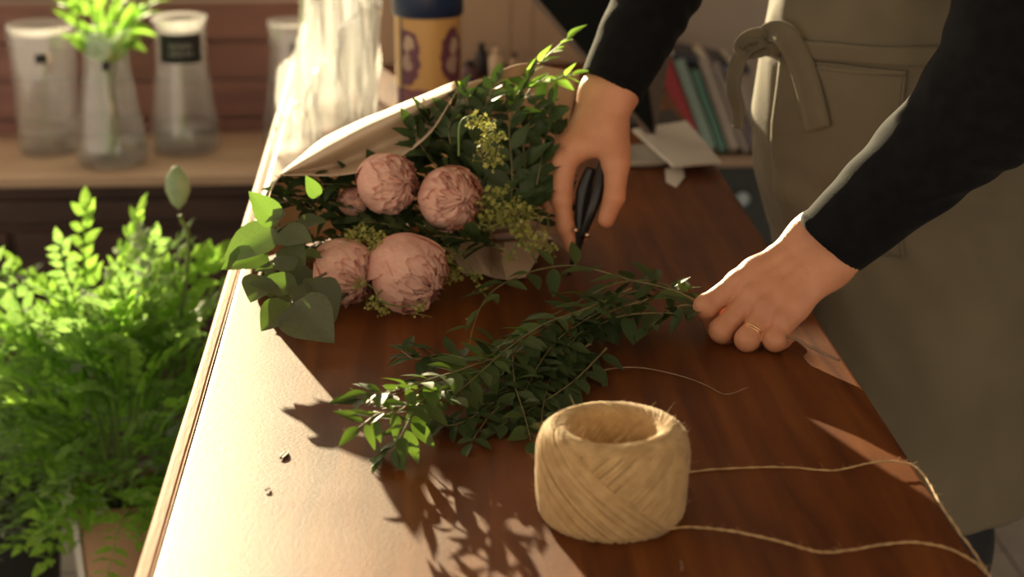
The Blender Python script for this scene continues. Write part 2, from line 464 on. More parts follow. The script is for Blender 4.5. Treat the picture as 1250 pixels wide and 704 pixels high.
def sprig(name, label, cat, group, path, leaves, smat, size, rnd, n_pairs, rad=0.0016, start=0.08, spread=55, up=0.35, single=False, end_leaf=True, floor_z=None, taper=True, parent=None, jitter=0.35):
    """a stem with leaves in pairs along it; every leaf a part"""
    P = spline(path, max(16, len(path)*6)); n = len(P)
    root = parent
    if parent is None: root = empty(name, P[0], label, cat, group)
    mb = MB(); mb.tube(P, [rad*(1-0.6*i/n) if taper else rad for i in range(n)], 6)
    st = obj('stem', mb.mesh('stem'), smat, root)
    for k in range(n_pairs):
        t = start+(1-start)*k/max(1, n_pairs-0.5); f = t*(n-1); i = min(int(f), n-2)
        b = P[i].lerp(P[i+1], f-i); T = (P[i+1]-P[i]).normalized()
        side = T.cross(Vector((0, 0, 1)))
        if side.length < 0.2: side = T.orthogonal()
        side.normalize(); nn = side.cross(T)
        roll = R(rnd.uniform(-50, 50))
        sd = side*math.cos(roll)+nn*math.sin(roll)
        for sg in ((1, -1) if not single else ((1,) if k % 2 else (-1,))):
            a = R(spread+rnd.uniform(-15, 15))
            d = T*math.cos(a)+sd*(math.sin(a)*sg)+Vector((rnd.uniform(-1, 1), rnd.uniform(-1, 1), rnd.uniform(-1, 1)))*jitter*0.5
            nrm = Vector((0, 0, 1))*up+nn+Vector((rnd.uniform(-1, 1), rnd.uniform(-1, 1), rnd.uniform(-0.6, 1)))*jitter*1.4
            s = size*rnd.uniform(0.75, 1.15)*(1-0.35*t)
            if floor_z is not None:
                dn = d.normalized()
                if b.z+dn.z*s < floor_z+0.002: d = dn.copy(); d.z = (floor_z+0.002-b.z)/s
            put_leaf(rnd.choice(leaves), root, b, d, nrm, s)
    if end_leaf:
        put_leaf(rnd.choice(leaves), root, P[-1], P[-1]-P[-3], (rnd.uniform(-.5, .5), -0.3, 1), size*0.75)
    return root

M_STEMG = mat('green_stem', (0.16, 0.24, 0.06), 0.5, trans=0.1)
M_LIME = mat('lime_leaf', (0.20, 0.40, 0.05), 0.6, (0.30, 0.50, 0.08), 20, trans=0.5, spec=0.15, vary=0.2)
M_FERN = mat('fern_leaf', (0.13, 0.26, 0.055), 0.38, (0.24, 0.38, 0.10), 20, trans=0.45)
M_GREYLEAF = mat('grey_green_leaf', (0.20, 0.27, 0.16), 0.45, (0.30, 0.36, 0.24), 20, trans=0.25)
M_SOIL = mat('soil', (0.02, 0.014, 0.01), 0.95, bump=0.004, bscale=60)
M_KRAFT = mat('kraft_paper', (0.34, 0.19, 0.10), 0.8, (0.42, 0.25, 0.14), 7, bump=0.0008, bscale=20)

# ---- stems in the conical vase
rnd = random.Random(11)
LIME = [leaf_mesh('lime_leaf', M_LIME, w, 'lance', 0.1, 0.25, 0.15, 6, 4, k) for k, w in enumerate((0.34, 0.42))]
vb = WM[V2.name].translation
for k, (tx, ty, dY, lab) in enumerate(((60, -30, 0.02, 'bright green leafy stem leaning far left out of the conical vase'), (100, -45, 0.0, 'bright green leafy stem leaning left of upright in the conical vase'), (150, -40, -0.02, 'bright green leafy stem rising nearly upright from the conical vase'), (185, 0, 0.0, 'bright green leafy stem arching right over the rim of the conical vase'))):
    a = vb+Vector((rnd.uniform(-.045, .045), rnd.uniform(-.03, .03), 0.02)); neck = vb+Vector(((k-1.5)*0.018, (k % 2)*0.02-0.01, 0.25))
    sprig('leafy_cutting', lab, 'cut stem', None, [a, a.lerp(neck, 0.6), neck, at(tx, ty, 3.945+dY)], LIME, M_STEMG, 0.095, rnd, 11, 0.0035, 0.55, 40, 0.3, jitter=0.6)

# ---- potted plants on the floor left of the table
def frond_mesh(name, m, seed, pairs=8, w=0.36, ls=0.26, shape='ovate', arch=0.35):
    rr = random.Random(seed); mb = MB()
    path = [Vector((0, t, -arch*t*t+0.06*math.sin(3*t))) for t in np.linspace(0, 1, 10)]
    mb.tube(path, [0.012-0.008*i/9 for i in range(10)], 4)
    lf = leaf_mesh('tmp', m, w, shape, 0.1, 0.15, 0.2, 4, 2, seed)
    lv = [v.co.copy() for v in lf.vertices]; lfaces = [tuple(p.vertices) for p in lf.polygons]; bpy.data.meshes.remove(lf)
    for k in range(pairs):
        t = 0.25+0.72*k/(pairs-1); i = min(int(t*9), 8); b = path[i].lerp(path[i+1], t*9-i)
        for sg in (1, -1):
            a = R(rr.uniform(40, 75)); d = Vector((math.sin(a)*sg, math.cos(a), rr.uniform(-.3, .25)))
            M = Matrix.Translation(b) @ basis(d, (rr.uniform(-.5, .5), rr.uniform(-.5, .5), 1)) @ Matrix.Scale(ls*rr.uniform(.8, 1.15)*(1.1-0.5*t), 4)
            mb.add([M @ v for v in lv], lfaces)
    M = Matrix.Translation(path[-1]) @ basis((0, 1, -.3), (0, 0, 1)) @ Matrix.Scale(ls*0.9, 4); mb.add([M @ v for v in lv], lfaces)
    me = mb.mesh(name); me.materials.append(m); return me
def potted(name, label, base, pot_prof, potm, fronds, n, length, tilt, rnd, soil_z, soil_r, lean=(0, 0)):
    p = empty(name, base, label, 'plant')
    mb = MB(); mb.lathe(pot_prof, 28, base); obj('pot', recalc(mb.mesh('pot')), potm, p)
    mb = MB(); mb.lathe([(0.001, soil_z-0.01), (soil_r, soil_z-0.01), (soil_r, soil_z), (0.001, soil_z+0.008)], 20, base); obj('soil', mb.mesh('soil'), M_SOIL, p)
    top = tilt[1]
    for k in range(7):      # woody stems the fronds spring from
        a = 2*math.pi*k/7+0.3; r_ = soil_r*0.5
        mb = MB(); mb.tube(spline([base+Vector((r_*.4*math.cos(a), r_*.4*math.sin(a), soil_z)), base+Vector((r_*math.cos(a), r_*math.sin(a), soil_z+top*.5)), base+Vector((r_*1.9*math.cos(a)+lean[0], r_*1.9*math.sin(a)+lean[1], soil_z+top*(.7+.06*(k % 4))))], 8), [.004-.0003*i for i in range(8)], 5)
        obj('stem', mb.mesh('stem'), M_STEMG, p)
    for k in range(n):
        a = rnd.uniform(0, 2*math.pi); h = rnd.random()
        tl = R(min(84, rnd.uniform(8, 60)*(1-h)+rnd.uniform(15, 75)*0.5+25*(1-h)))
        d = Vector((math.cos(a)*math.sin(tl), math.sin(a)*math.sin(tl), math.cos(tl)))
        rr_ = rnd.uniform(0.2, tilt[0]); a2 = a+rnd.uniform(-.5, .5)
        b = base+Vector((math.cos(a2)*soil_r*rr_+lean[0]*h, math.sin(a2)*soil_r*rr_+lean[1]*h, soil_z+top*h*0.85))
        s = length*rnd.uniform(0.6, 1.15)
        obj('frond', rnd.choice(fronds), None, p, Matrix.Translation(b) @ basis(d, Vector((rnd.uniform(-.6, .6), rnd.uniform(-.6, .6), 1.0))) @ Matrix.Scale(s, 4))
    return p
FERN = [frond_mesh('fern_frond', M_FERN, k, 8, 0.46, 0.26, 'ovate', 0.3) for k in range(4)]
LIMEF = [frond_mesh('lime_frond', M_LIME, 20+k, 7, 0.5, 0.27, 'ovate', 0.3) for k in range(2)]
GREYF = [frond_mesh('grey_frond', M_GREYLEAF, 40+k, 7, 0.5, 0.22, 'ovate', 0.4) for k in range(3)]
rnd = random.Random(3)
pA = potted('potted_plant', 'bushy bright green plant in a brown paper-wrapped pot beside the table', Vector((-0.47, 2.8, 0)), [(0.001, 0.0), (0.06, 0.0), (0.062, 0.01), (0.085, 0.40), (0.080, 0.40), (0.058, 0.02), (0.001, 0.02)], M_KRAFT, FERN+LIMEF+LIMEF+GREYF[:1], 240, 0.17, (1.5, 0.33), rnd, 0.37, 0.075)
mb = MB(); rows = [[Vector((-0.47+r*math.cos(a), 2.8+r*math.sin(a), z)) for r, z in ((0.066, 0.0), (0.090, 0.41), (0.0885, 0.41), (0.0645, 0.0))] for a in np.linspace(R(150), R(222), 10)]
mb.grid(rows, closed_v=True); obj('paper_sleeve', recalc(mb.mesh('paper_sleeve')), M_WHITEP, pA)
pB = potted('potted_plant', 'grey green leafy plant at the far left with smaller pale leaves', Vector((-0.87, 3.22, 0)), [(0.001, 0), (0.085, 0), (0.09, 0.02), (0.12, 0.36), (0.128, 0.38), (0.118, 0.38), (0.08, 0.03), (0.001, 0.03)], M_BLACK, GREYF, 90, 0.15, (1.3, 0.22), rnd, 0.35, 0.11)
pC = potted('potted_plant', 'low green plant in a matt black bucket nearest the lower left corner', Vector((-0.71, 2.88, 0)), [(0.001, 0), (0.09, 0), (0.095, 0.02), (0.125, 0.345), (0.132, 0.36), (0.122, 0.36), (0.085, 0.03), (0.001, 0.03)], M_BLACK, FERN+GREYF[:1], 80, 0.12, (1.0, 0.17), rnd, 0.32, 0.11)
b = at(228, 330, 2.78)
mb = MB(); mb.tube(spline([Vector((-0.44, 2.79, 0.3)), b, at(220, 262, 2.78)], 12), 0.004, 6)
obj('flower_stem', mb.mesh('flower_stem'), M_STEMG, pA)
mb = MB(); c = at(217, 232, 2.78); mb.lathe([(0.001, -0.03), (0.011, -0.02), (0.019, 0.0), (0.017, 0.02), (0.008, 0.034), (0.001, 0.038)], 14, c)
obj('flower_bud', mb.mesh('flower_bud'), M_GREYLEAF, pA)

# ================================================================== THINGS ON THE FAR END OF THE TABLE
M_CELLO = thin_glass('crinkled_clear_film', (0.97, 0.975, 0.975), 0.16, 0.06, white=0.14)
M_NAVY = flat('navy_lid', (0.012, 0.03, 0.085), 0.35)
# crinkled clear film: upright sheets with folds, standing on the table
root = empty('clear_film_wrap', atz(410, 175), 'crinkled clear plastic film wrap standing upright, flaring white in the sun', 'wrap')
def film_sheet(nm, pts, z1, seed, amp):
    """upright folded sheet following the plan polyline pts, from the table to z1(t)"""
    P = spline(pts, 60); rows = []
    for i, p in enumerate(P):
        t = i/59; zt = z1(t); row = []
        for j in range(14):
            q = j/13; z = 0.902+q*(zt-0.902)
            d = Vector((mnoise.noise((t*9, q*2.0, seed)), mnoise.noise((t*9, q*2.0, seed+7)), 0))*amp + Vector((0, 1, 0))*(0.012*math.sin(t*40+seed+3*q*mnoise.noise((t*3, q, seed))))*(0.3+q)
            row.append(p+d+Vector((0, 0, z-p.z)))
        rows.append(row)
    mb = MB(); mb.grid(rows); o = obj(nm, mb.mesh(nm), M_CELLO, root)
    so = o.modifiers.new('thickness', 'SOLIDIFY'); so.thickness = 0.0004
film_sheet('film_sheet', [(-0.225, 3.18, 0), (-0.17, 3.3, 0), (-0.10, 3.22, 0), (-0.07, 3.32, 0)], lambda t: 1.0+0.2*min(1, t*1.6)-0.02*math.sin(9*t), 1.3, 0.02)
film_sheet('film_sheet', [(-0.18, 3.12, 0), (-0.12, 3.16, 0), (-0.075, 3.12, 0), (-0.055, 3.22, 0)], lambda t: 0.96+0.23*min(1, t*1.3), 5.1, 0.018)
film_sheet('film_sheet', [(-0.20, 3.42, 0), (-0.15, 3.36, 0), (-0.09, 3.44, 0), (-0.06, 3.38, 0)], lambda t: 1.12+0.05*math.sin(5*t), 9.7, 0.016)
film_sheet('film_sheet', [(-0.232, 2.98, 0), (-0.18, 3.0, 0), (-0.15, 3.06, 0)], lambda t: 0.935+0.10*t, 3.1, 0.012)

# printed canister with a navy lid
def canister_label():
    m = bpy.data.materials.new('printed_label'); m.use_nodes = True
    nt = m.node_tree; N = nt.nodes; L = nt.links; b = N['Principled BSDF']; b.inputs['Roughness'].default_value = 0.4
    tc = N.new('ShaderNodeTexCoord'); sp = N.new('ShaderNodeSeparateXYZ'); L.new(tc.outputs['UV'], sp.inputs[0])
    def mth(op, a, bb=None, c=None):
        n = N.new('ShaderNodeMath'); n.operation = op
        for i, v in enumerate((a, bb, c)):
            if v is None: continue
            if isinstance(v, (int, float)): n.inputs[i].default_value = v
            else: L.new(v, n.inputs[i])
        return n.outputs[0]
    nz = N.new('ShaderNodeTexNoise'); nz.inputs['Scale'].default_value = 9; nz.inputs['Detail'].default_value = 3; L.new(tc.outputs['UV'], nz.inputs['Vector'])
    nsp = N.new('ShaderNodeSeparateColor'); L.new(nz.outputs['Color'], nsp.inputs[0])
    u = mth('ADD', sp.outputs[0], mth('MULTIPLY', mth('SUBTRACT', nsp.outputs[0], 0.5), 0.07)); v = mth('ADD', sp.outputs[1], mth('MULTIPLY', mth('SUBTRACT', nsp.outputs[1], 0.5), 0.16))
    def oval(cu, cv, ru, rv):
        a = mth('DIVIDE', mth('SUBTRACT', u, cu), ru); c = mth('DIVIDE', mth('SUBTRACT', v, cv), rv)
        return mth('LESS_THAN', mth('ADD', mth('MULTIPLY', a, a), mth('MULTIPLY', c, c)), 1.0)
    def mix(f, c1, col):
        x = N.new('ShaderNodeMix'); x.data_type = 'RGBA'; L.new(f, x.inputs[0])
        if isinstance(c1, tuple): x.inputs[6].default_value = (*c1, 1)
        else: L.new(c1, x.inputs[6])
        x.inputs[7].default_value = (*col, 1); return x.outputs[2]
    c = (0.56, 0.34, 0.12)
    for cu in (0.03, 0.28, 0.53, 0.78):
        c = mix(oval(cu, 0.60, 0.075, 0.27), c, (0.14, 0.045, 0.08))
        c = mix(oval(cu+0.012, 0.71, 0.03, 0.085), c, (0.52, 0.40, 0.30)); c = mix(oval(cu-0.004, 0.54, 0.036, 0.085), c, (0.42, 0.30, 0.26))
        c = mix(oval(cu+0.03, 0.62, 0.02, 0.05), c, (0.17, 0.06, 0.09))
    c = mix(mth('LESS_THAN', v, 0.30), c, (0.20, 0.07, 0.10))
    wv = mth('LESS_THAN', mth('FRACT', mth('MULTIPLY', v, 22.0)), 0.3)
    c = mix(mth('MULTIPLY', wv, mth('LESS_THAN', mth('ABSOLUTE', mth('SUBTRACT', v, 0.2)), 0.07)), c, (0.30, 0.13, 0.16))
    c = mix(mth('LESS_THAN', v, 0.06), c, (0.015, 0.02, 0.06))
    L.new(c, b.inputs['Base Color']); return m
cb = at(524, 150, 3.22); cb.z = TABLE_Z+0.001
can = empty('canister', cb, 'tall round canister with navy lid and yellow and purple oval-patterned label', 'canister')
rc = 0.0555
mb = MB(); mb.lathe([(0.001, 0), (rc-0.002, 0), (rc, 0.003), (rc, 0.235), (rc-0.003, 0.24), (0.001, 0.24)], 40, cb); obj('can_body', mb.mesh('can_body'), M_NAVY, can)
zl = at(524, 20, 3.17).z-cb.z
me = bpy.data.meshes.new('label'); vs = []; fs = []; uv = []
for i in range(49):
    a = -math.pi/2-0.9+2*math.pi*i/48*0.985
    for j in range(2): vs.append((cb.x+(rc+0.0012)*math.cos(a), cb.y+(rc+0.0012)*math.sin(a), cb.z+(0.012 if j == 0 else zl)))
for i in range(48): fs.append((i*2, i*2+2, i*2+3, i*2+1))
me.from_pydata(vs, [], fs); uvl = me.uv_layers.new(name='UVMap')
for p in me.polygons:
    for li in p.loop_indices:
        vi = me.loops[li].vertex_index; uvl.data[li].uv = ((vi//2)/48, vi % 2)
me.polygons.foreach_set('use_smooth', [True]*48)
obj('label', me, canister_label(), can)
mb = MB(); mb.lathe([(0.001, zl-0.004), (rc+0.003, zl-0.004), (rc+0.006, zl), (rc+0.006, zl+0.07), (rc+0.002, zl+0.078), (0.001, zl+0.08)], 40, cb); obj('lid', mb.mesh('lid'), M_NAVY, can)

# beige panelled carton behind
x0, x1 = at(463, 80, 3.72).x, at(742, 60, 3.72).x
bx = empty('beige_carton', ((x0+x1)/2, 3.8, TABLE_Z), 'large plain beige carton standing at the far end of the table', 'carton')
mb = MB(); mb.box(x0, x1, 3.72, 3.96, TABLE_Z+0.001, 1.26); bevel(obj('carton_body', mb.mesh('carton_body', False), M_CARDB, bx), 0.004)
for px in (618, 645):
    xs = at(px, 40, 3.72).x; mb = MB(); mb.box(xs-0.006, xs+0.006, 3.717, 3.72, TABLE_Z+0.02, 1.24); obj('panel_rib', mb.mesh('panel_rib', False), M_CARDB, bx)

def small_bottle(label, px, py, Y, r, h, m, capm):
    c = at(px, py, Y); c.z = TABLE_Z+0.001
    b = empty('small_bottle', c, label, 'bottle')
    mb = MB(); mb.lathe([(0.001, 0), (r*0.95, 0), (r, 0.003), (r, h*0.62), (r*0.85, h*0.72), (r*0.42, h*0.78), (r*0.42, h*0.84), (0.001, h*0.84)], 20, c); obj('bottle_body', mb.mesh('bottle_body'), m, b)
    mb = MB(); mb.lathe([(0.001, h*0.82), (r*0.5, h*0.82), (r*0.5, h), (0.001, h)], 16, c); obj('cap', mb.mesh('cap'), capm, b)
M_CREAM = flat('cream_plastic', (0.62, 0.5, 0.36), 0.5); M_PURPLE = flat('dull_purple', (0.10, 0.05, 0.075), 0.5); M_INK = flat('ink_black', (0.015, 0.013, 0.02), 0.4)
small_bottle('small black bottle before the beige carton, left of a cream one', 588, 85, 3.62, 0.013, 0.062, M_INK, M_INK)
small_bottle('small cream bottle before the beige carton, right of a black one', 606, 85, 3.60, 0.015, 0.055, M_CREAM, M_CREAM)
small_bottle('squat dull purple bottle just right of the navy-lidded canister', 573, 95, 3.5, 0.017, 0.05, M_PURPLE, M_INK)
small_bottle('tiny pinkish bottle rightmost in the row before the beige carton', 628, 84, 3.6, 0.012, 0.045, M_CARDB, M_PURPLE)

# black tilted screen, resting on one corner against its stand
scr = empty('tablet_screen', (0.42, 3.0, TABLE_Z), 'black flat screen propped at a slant behind the right hand', 'screen')
q = [at(799, 170, 3.0), at(636, -22, 3.0), at(770, -90, 3.08), at(818, 72, 3.08)]
dn = (q[1]-q[0]).cross(q[3]-q[0]).normalized()
if dn.y > 0: dn = -dn
def slab(nm, quad, off, th, m, parent, inset=0.0):
    c = sum(quad, Vector())/4; qq = [p+(c-p).normalized()*inset+dn*off for p in quad]; mb = MB()
    mb.add(qq+[p-dn*th for p in qq], [(0, 1, 2, 3), (7, 6, 5, 4), (0, 4, 5, 1), (1, 5, 6, 2), (2, 6, 7, 3), (3, 7, 4, 0)])
    return bevel(obj(nm, recalc(mb.mesh(nm, False)), m, parent), 0.002)
M_BEZEL = flat('grey_bezel', (0.16, 0.13, 0.11), 0.4); M_SCREEN = flat('black_screen', (0.006, 0.009, 0.010), 0.5, spec=0.2)
slab('bezel', q, 0, 0.012, M_BEZEL, scr); slab('screen_glass', q, 0.001, 0.004, M_SCREEN, scr, 0.007)
mb = MB(); mb.tube([sum(q, Vector())/4-dn*0.012, Vector((0.40, 3.20, TABLE_Z+0.006))], 0.012, 10); obj('stand', mb.mesh('stand'), M_BLACK, scr)
mb = MB(); mb.box(0.33, 0.46, 3.12, 3.24, TABLE_Z, TABLE_Z+0.01); bevel(obj('foot', mb.mesh('foot', False), M_BLACK, scr), 0.003)

# papers, plate and tag by the screen
def sheet(nm, corners, th, m, label, cat, n=1):
    mb = MB(); c4 = [Vector(c) for c in corners]
    mb.add(c4+[c+Vector((0, 0, th)) for c in c4], [(3, 2, 1, 0), (4, 5, 6, 7), (0, 1, 5, 4), (1, 2, 6, 5), (2, 3, 7, 6), (3, 0, 4, 7)])
    o = centred(nm, recalc(mb.mesh(nm, False)), m); tag(o, label, cat); return o
sheet('paper_pad', [atz(822, 205, 0.916), atz(881, 200, 0.916), atz(838, 150, 0.916), atz(772, 160, 0.916)], 0.004, M_WHITEP, 'white paper pad lying at the table edge under the slanted screen', 'paper')
c = atz(786, 196, 0.9); c.z = 0.9005
mb = MB(); mb.lathe([(0.001, 0), (0.05, 0), (0.056, 0.003), (0.062, 0.012), (0.0605, 0.0125), (0.054, 0.005), (0.001, 0.004)], 40, c)
tag(centred('plate', mb.mesh('plate'), M_GREYP), 'shallow grey round dish under the corner of the white pad', 'dish')
q6 = [atz(x, y, 0.9008) for x, y in ((812, 206), (833, 205), (836, 216), (826, 229), (813, 222))]
mb = MB(); mb.add(q6+[p+Vector((0, 0, 0.0012)) for p in q6], [(4, 3, 2, 1, 0), (5, 6, 7, 8, 9)]+[(i, (i+1) % 5, (i+1) % 5+5, i+5) for i in range(5)])
tag(centred('paper_tag', recalc(mb.mesh('paper_tag', False)), M_WHITEP), 'small pointed white paper tag poking out below the pad', 'tag')

# low bookshelf behind with leaning magazines
sh = empty('low_shelf', (0.78, 4.1, 0), 'low brown shelf behind the table holding leaning magazines', 'shelf')
mb = MB(); mb.box(0.5, 1.25, 3.93, 4.24, 0.632, 0.655); bevel(obj('board', mb.mesh('board', False), M_SHELF, sh), 0.003)
M_TEAL = flat('dark_teal_panel', (0.05, 0.06, 0.062), 0.6)
mb = MB(); mb.box(0.52, 1.23, 3.96, 4.24, 0.02, 0.632); obj('carcass', mb.mesh('carcass', False), M_TEAL, sh)
kb = at(905, 241, 3.945); mb = MB(); mb.lathe([(0.001, -0.012), (0.007, -0.012), (0.007, 0.0), (0.014, 0.006), (0.017, 0.014), (0.012, 0.022), (0.001, 0.024)], 16, M=Matrix.Translation(kb) @ Matrix.Rotation(R(90), 4, 'X'))
ko = obj('glint_lump', mb.mesh('glint_lump'), flat('pale_blue_glint', (0.55, 0.68, 0.75), 0.2), sh); ko['label'] = 'pale blue lump standing in for a blurred glint'  # blurred blue glint built as a solid pale round, not a real fitting
M_PAGES = flat('paper_pages', (0.62, 0.58, 0.5), 0.8)
books = [(0.028, 0.20, (0.55, 0.05, 0.06), 'red magazine leaning leftmost on the low shelf'), (0.022, 0.21, (0.35, 0.50, 0.44), 'pale green magazine leaning beside the red one'), (0.016, 0.19, (0.12, 0.30, 0.24), 'darker green magazine second right of the red one'),
         (0.022, 0.215, (0.50, 0.44, 0.38), 'cream magazine leaning in the middle of the row'), (0.012, 0.21, (0.42, 0.36, 0.33), 'greyish beige magazine right of the cream one'), (0.010, 0.20, (0.25, 0.21, 0.27), 'grey purple thin magazine near the right end of the row'), (0.014, 0.21, (0.46, 0.42, 0.37), 'off-white magazine last before the apron hides the row')]
xb = at(838, 165, 4.0).x
lean = R(-21)
for th, hgt, colr, lab in books:
    r_ = empty('magazine', (xb, 4.02, 0.657), lab, 'magazine', 'magazines leaning on the low shelf')
    M = Matrix.Translation((xb, 4.02, 0.657+th*abs(math.sin(lean)))) @ Matrix.Rotation(lean, 4, 'Y')
    mb = MB(); mb.box(0, 0.0012, -0.075, 0.075, 0, hgt, M); mb.box(th-0.0012, th, -0.075, 0.075, 0, hgt, M); mb.box(0.0012, th-0.0012, -0.075, -0.0735, 0, hgt, M)
    obj('cover', mb.mesh('cover', False), flat('cover', colr, 0.35), r_)
    mb = MB(); mb.box(0.0014, th-0.0014, -0.073, 0.072, 0.002, hgt-0.002, M); obj('pages', mb.mesh('pages', False), M_PAGES, r_)
    xb += th/math.cos(lean)+0.006
tl = at(850, 62, 4.0)
M = Matrix.Translation((tl.x-0.02, 4.03, 0.857)) @ Matrix.Rotation(R(12), 4, 'Y')
r_ = empty('magazine', (tl.x, 4.03, 0.86), 'dark blue magazine lying flat on top of the leaning row', 'magazine')
mb = MB(); mb.box(-0.04, 0.13, -0.08, 0.08, 0, 0.0012, M); mb.box(-0.04, 0.13, -0.08, 0.08, 0.0128, 0.014, M); mb.box(-0.04, 0.13, -0.08, -0.0785, 0.0012, 0.0128, M)
obj('cover', mb.mesh('cover', False), flat('cover', (0.02, 0.03, 0.06), 0.4), r_)
mb = MB(); mb.box(-0.038, 0.128, -0.078, 0.078, 0.0014, 0.0126, M); obj('pages', mb.mesh('pages', False), M_PAGES, r_)

# ================================================================== TWINE ROLL
M_TWINE = mat('jute_twine', (0.45, 0.285, 0.115), 0.85, (0.56, 0.37, 0.165), 90, sheen=0.2, bump=0.0003, bscale=1500)
rc0 = Vector((0.1745, 1.557, TABLE_Z+0.0008)); TH, TR, TI = 0.086, 0.0655, 0.0400
roll = empty('twine_roll', rc0, 'fat roll of natural jute twine standing on the table front', 'twine')
prf = [(TR-0.007, 0.0), (TR-0.002, 0.006), (TR, 0.02), (TR+0.0008, 0.042), (TR, TH-0.018), (TR-0.004, TH-0.006), (TR-0.012, TH), (TI+0.006, TH-0.001), (TI+0.001, TH-0.004), (TI-0.001, TH-0.016), (TI-0.001, TH-0.04)]
seg = np.cumsum([0]+[math.dist(a, b) for a, b in zip(prf, prf[1:])]); seg = seg/seg[-1]
def on_prof(s):
    i = min(max(int(np.searchsorted(seg, s))-1, 0), len(prf)-2); t = (s-seg[i])/(seg[i+1]-seg[i])
    return prf[i][0]+(prf[i+1][0]-prf[i][0])*t, prf[i][1]+(prf[i+1][1]-prf[i][1])*t
s_rim = seg[5]
mb = MB(); mb.lathe([(0.001, 0.001)]+[(r-0.0016 if k < 6 else r+(0.0012 if k > 6 else 0), z-(0.0012 if 3 < k < 9 else 0)) for k, (r, z) in enumerate(prf)]+[(TI-0.001, 0.004), (0.001, 0.004)], 48, rc0)
obj('core', recalc(mb.mesh('core')), M_TWINE, roll)
rnd = random.Random(8)
def strand(a0, span, off, s0=0.0, s1=1.0, rad=0.0011, nseg=34):
    pts = []; ph = rnd.uniform(0, 9)
    for i in range(nseg):
        s = s0+(s1-s0)*i/(nseg-1); r, z = on_prof(s)
        if s <= s_rim: a = a0+span*(1-s/s_rim)
        else: a = a0-math.copysign(1.5, span)*((s-s_rim)/(1-s_rim))**0.8*1.1
        r += off*(1 if s < s_rim else 0.3)+0.0005*mnoise.noise((ph, s*7, 0)); a += 0.02*mnoise.noise((ph, s*5, 4))
        pts.append(rc0+Vector((r*math.cos(a), r*math.sin(a), z+0.0006*mnoise.noise((ph, s*9, 7))+(off*0.5 if s > s_rim else 0))))
    return pts
mbs = MB()
NS = 96
for k in range(NS):
    mbs.tube(strand(2*math.pi*k/NS+rnd.uniform(-.012, .012), R(-80), 0.0), rnd.uniform(.0014, .0019), 6, False)
obj('under_winding', mbs.mesh('under_winding'), M_TWINE, roll)
mbs = MB()
for k in range(NS):
    a = 360*k/NS
    if 229 < a < 318: continue
    mbs.tube(strand(R(a)+rnd.uniform(-.012, .012), R(82+rnd.uniform(-2, 2)), 0.0018+rnd.uniform(-.0004, .0005)), rnd.uniform(.0014, .0018), 6, False)
obj('outer_winding', mbs.mesh('outer_winding'), M_TWINE, roll)
mbs = MB()
for k in range(5):   # last turns along the crease
    mbs.tube(strand(R(226+k*1.6), R(78+k*2), 0.0030-0.0003*k), 0.0012, 5, False)
obj('last_turns', mbs.mesh('last_turns'), M_TWINE, roll)
mbs = MB()
for k in range(330):
    s = rnd.choice((rnd.uniform(0.02, s_rim), rnd.uniform(s_rim, 1))); r, z = on_prof(s); a = rnd.uniform(0, 2*math.pi)
    b = rc0+Vector(((r+0.001)*math.cos(a), (r+0.001)*math.sin(a), z)); o_ = Vector((math.cos(a), math.sin(a), 0.5 if s < s_rim else 2)).normalized()
    if s > seg[7]: o_ = Vector((-math.cos(a), -math.sin(a), 1.2)).normalized()
    t_ = Vector((rnd.uniform(-1, 1), rnd.uniform(-1, 1), rnd.uniform(-1, 1))); l = rnd.uniform(0.003, 0.011)
    mbs.tube([b, b+(o_+t_*0.5)*l*0.5, b+(o_*0.9+t_*1.0)*l], [0.00016, 0.00014, 0.00008], 3, False)
o = obj('loose_fibre', mbs.mesh('loose_fibre'), M_TWINE, roll); o['kind'] = 'stuff'
def wobble(P, amp, seed):
    return [p+Vector((mnoise.noise((i*.35, seed, 0)), mnoise.noise((i*.35, seed, 5)), 0))*amp for i, p in enumerate(P)]
def twine(nm, pix, lab):
    P = wobble(spline([atz(x, y, z) for x, y, z in pix], 110), 0.0012, hash(nm+lab) % 7)
    mb = MB(); 
    for ph in (0, math.pi):   # two plies twisted together
        mb.tube([p+Vector((math.cos(i*0.9+ph), 0.3*math.sin(i*0.9+ph), math.sin(i*0.9+ph)))*0.00055 for i, p in enumerate(P)], 0.00072, 5)
    rr = random.Random(4)
    for k in range(60):
        p = rr.choice(P); t_ = Vector((rr.uniform(-1, 1), rr.uniform(-1, 1), rr.uniform(0, 1)))*rr.uniform(.003, .008)
        mb.tube([p, p+t_*0.5+Vector((0, 0, .0008)), p+t_], 0.00012, 3, False)
    return obj(nm, mb.mesh(nm), M_TWINE, roll)
zt = 0.9016
twine('twine_tail', [(800, 585, zt), (838, 576, zt), (900, 571, zt), (960, 570, zt), (1010, 574, zt), (1035, 571, zt+.003), (1065, 564, zt+.006), (1095, 563, zt+.006), (1118, 570, zt+.004), (1133, 588, zt), (1150, 618, zt), (1172, 650, zt), (1196, 684, zt), (1208, 702, zt)], 'a')
twine('twine_tail', [(800, 648, zt), (836, 643, zt+.004), (870, 645, zt+.008), (905, 650, zt+.009), (950, 660, zt+.007), (985, 670, zt+.005), (1010, 674, zt+.003), (1045, 670, zt+.002), (1080, 664, zt+.001), (1120, 662, zt), (1160, 670, zt), (1190, 686, zt), (1206, 700, zt), (1214, 712, zt-.01)], 'b')
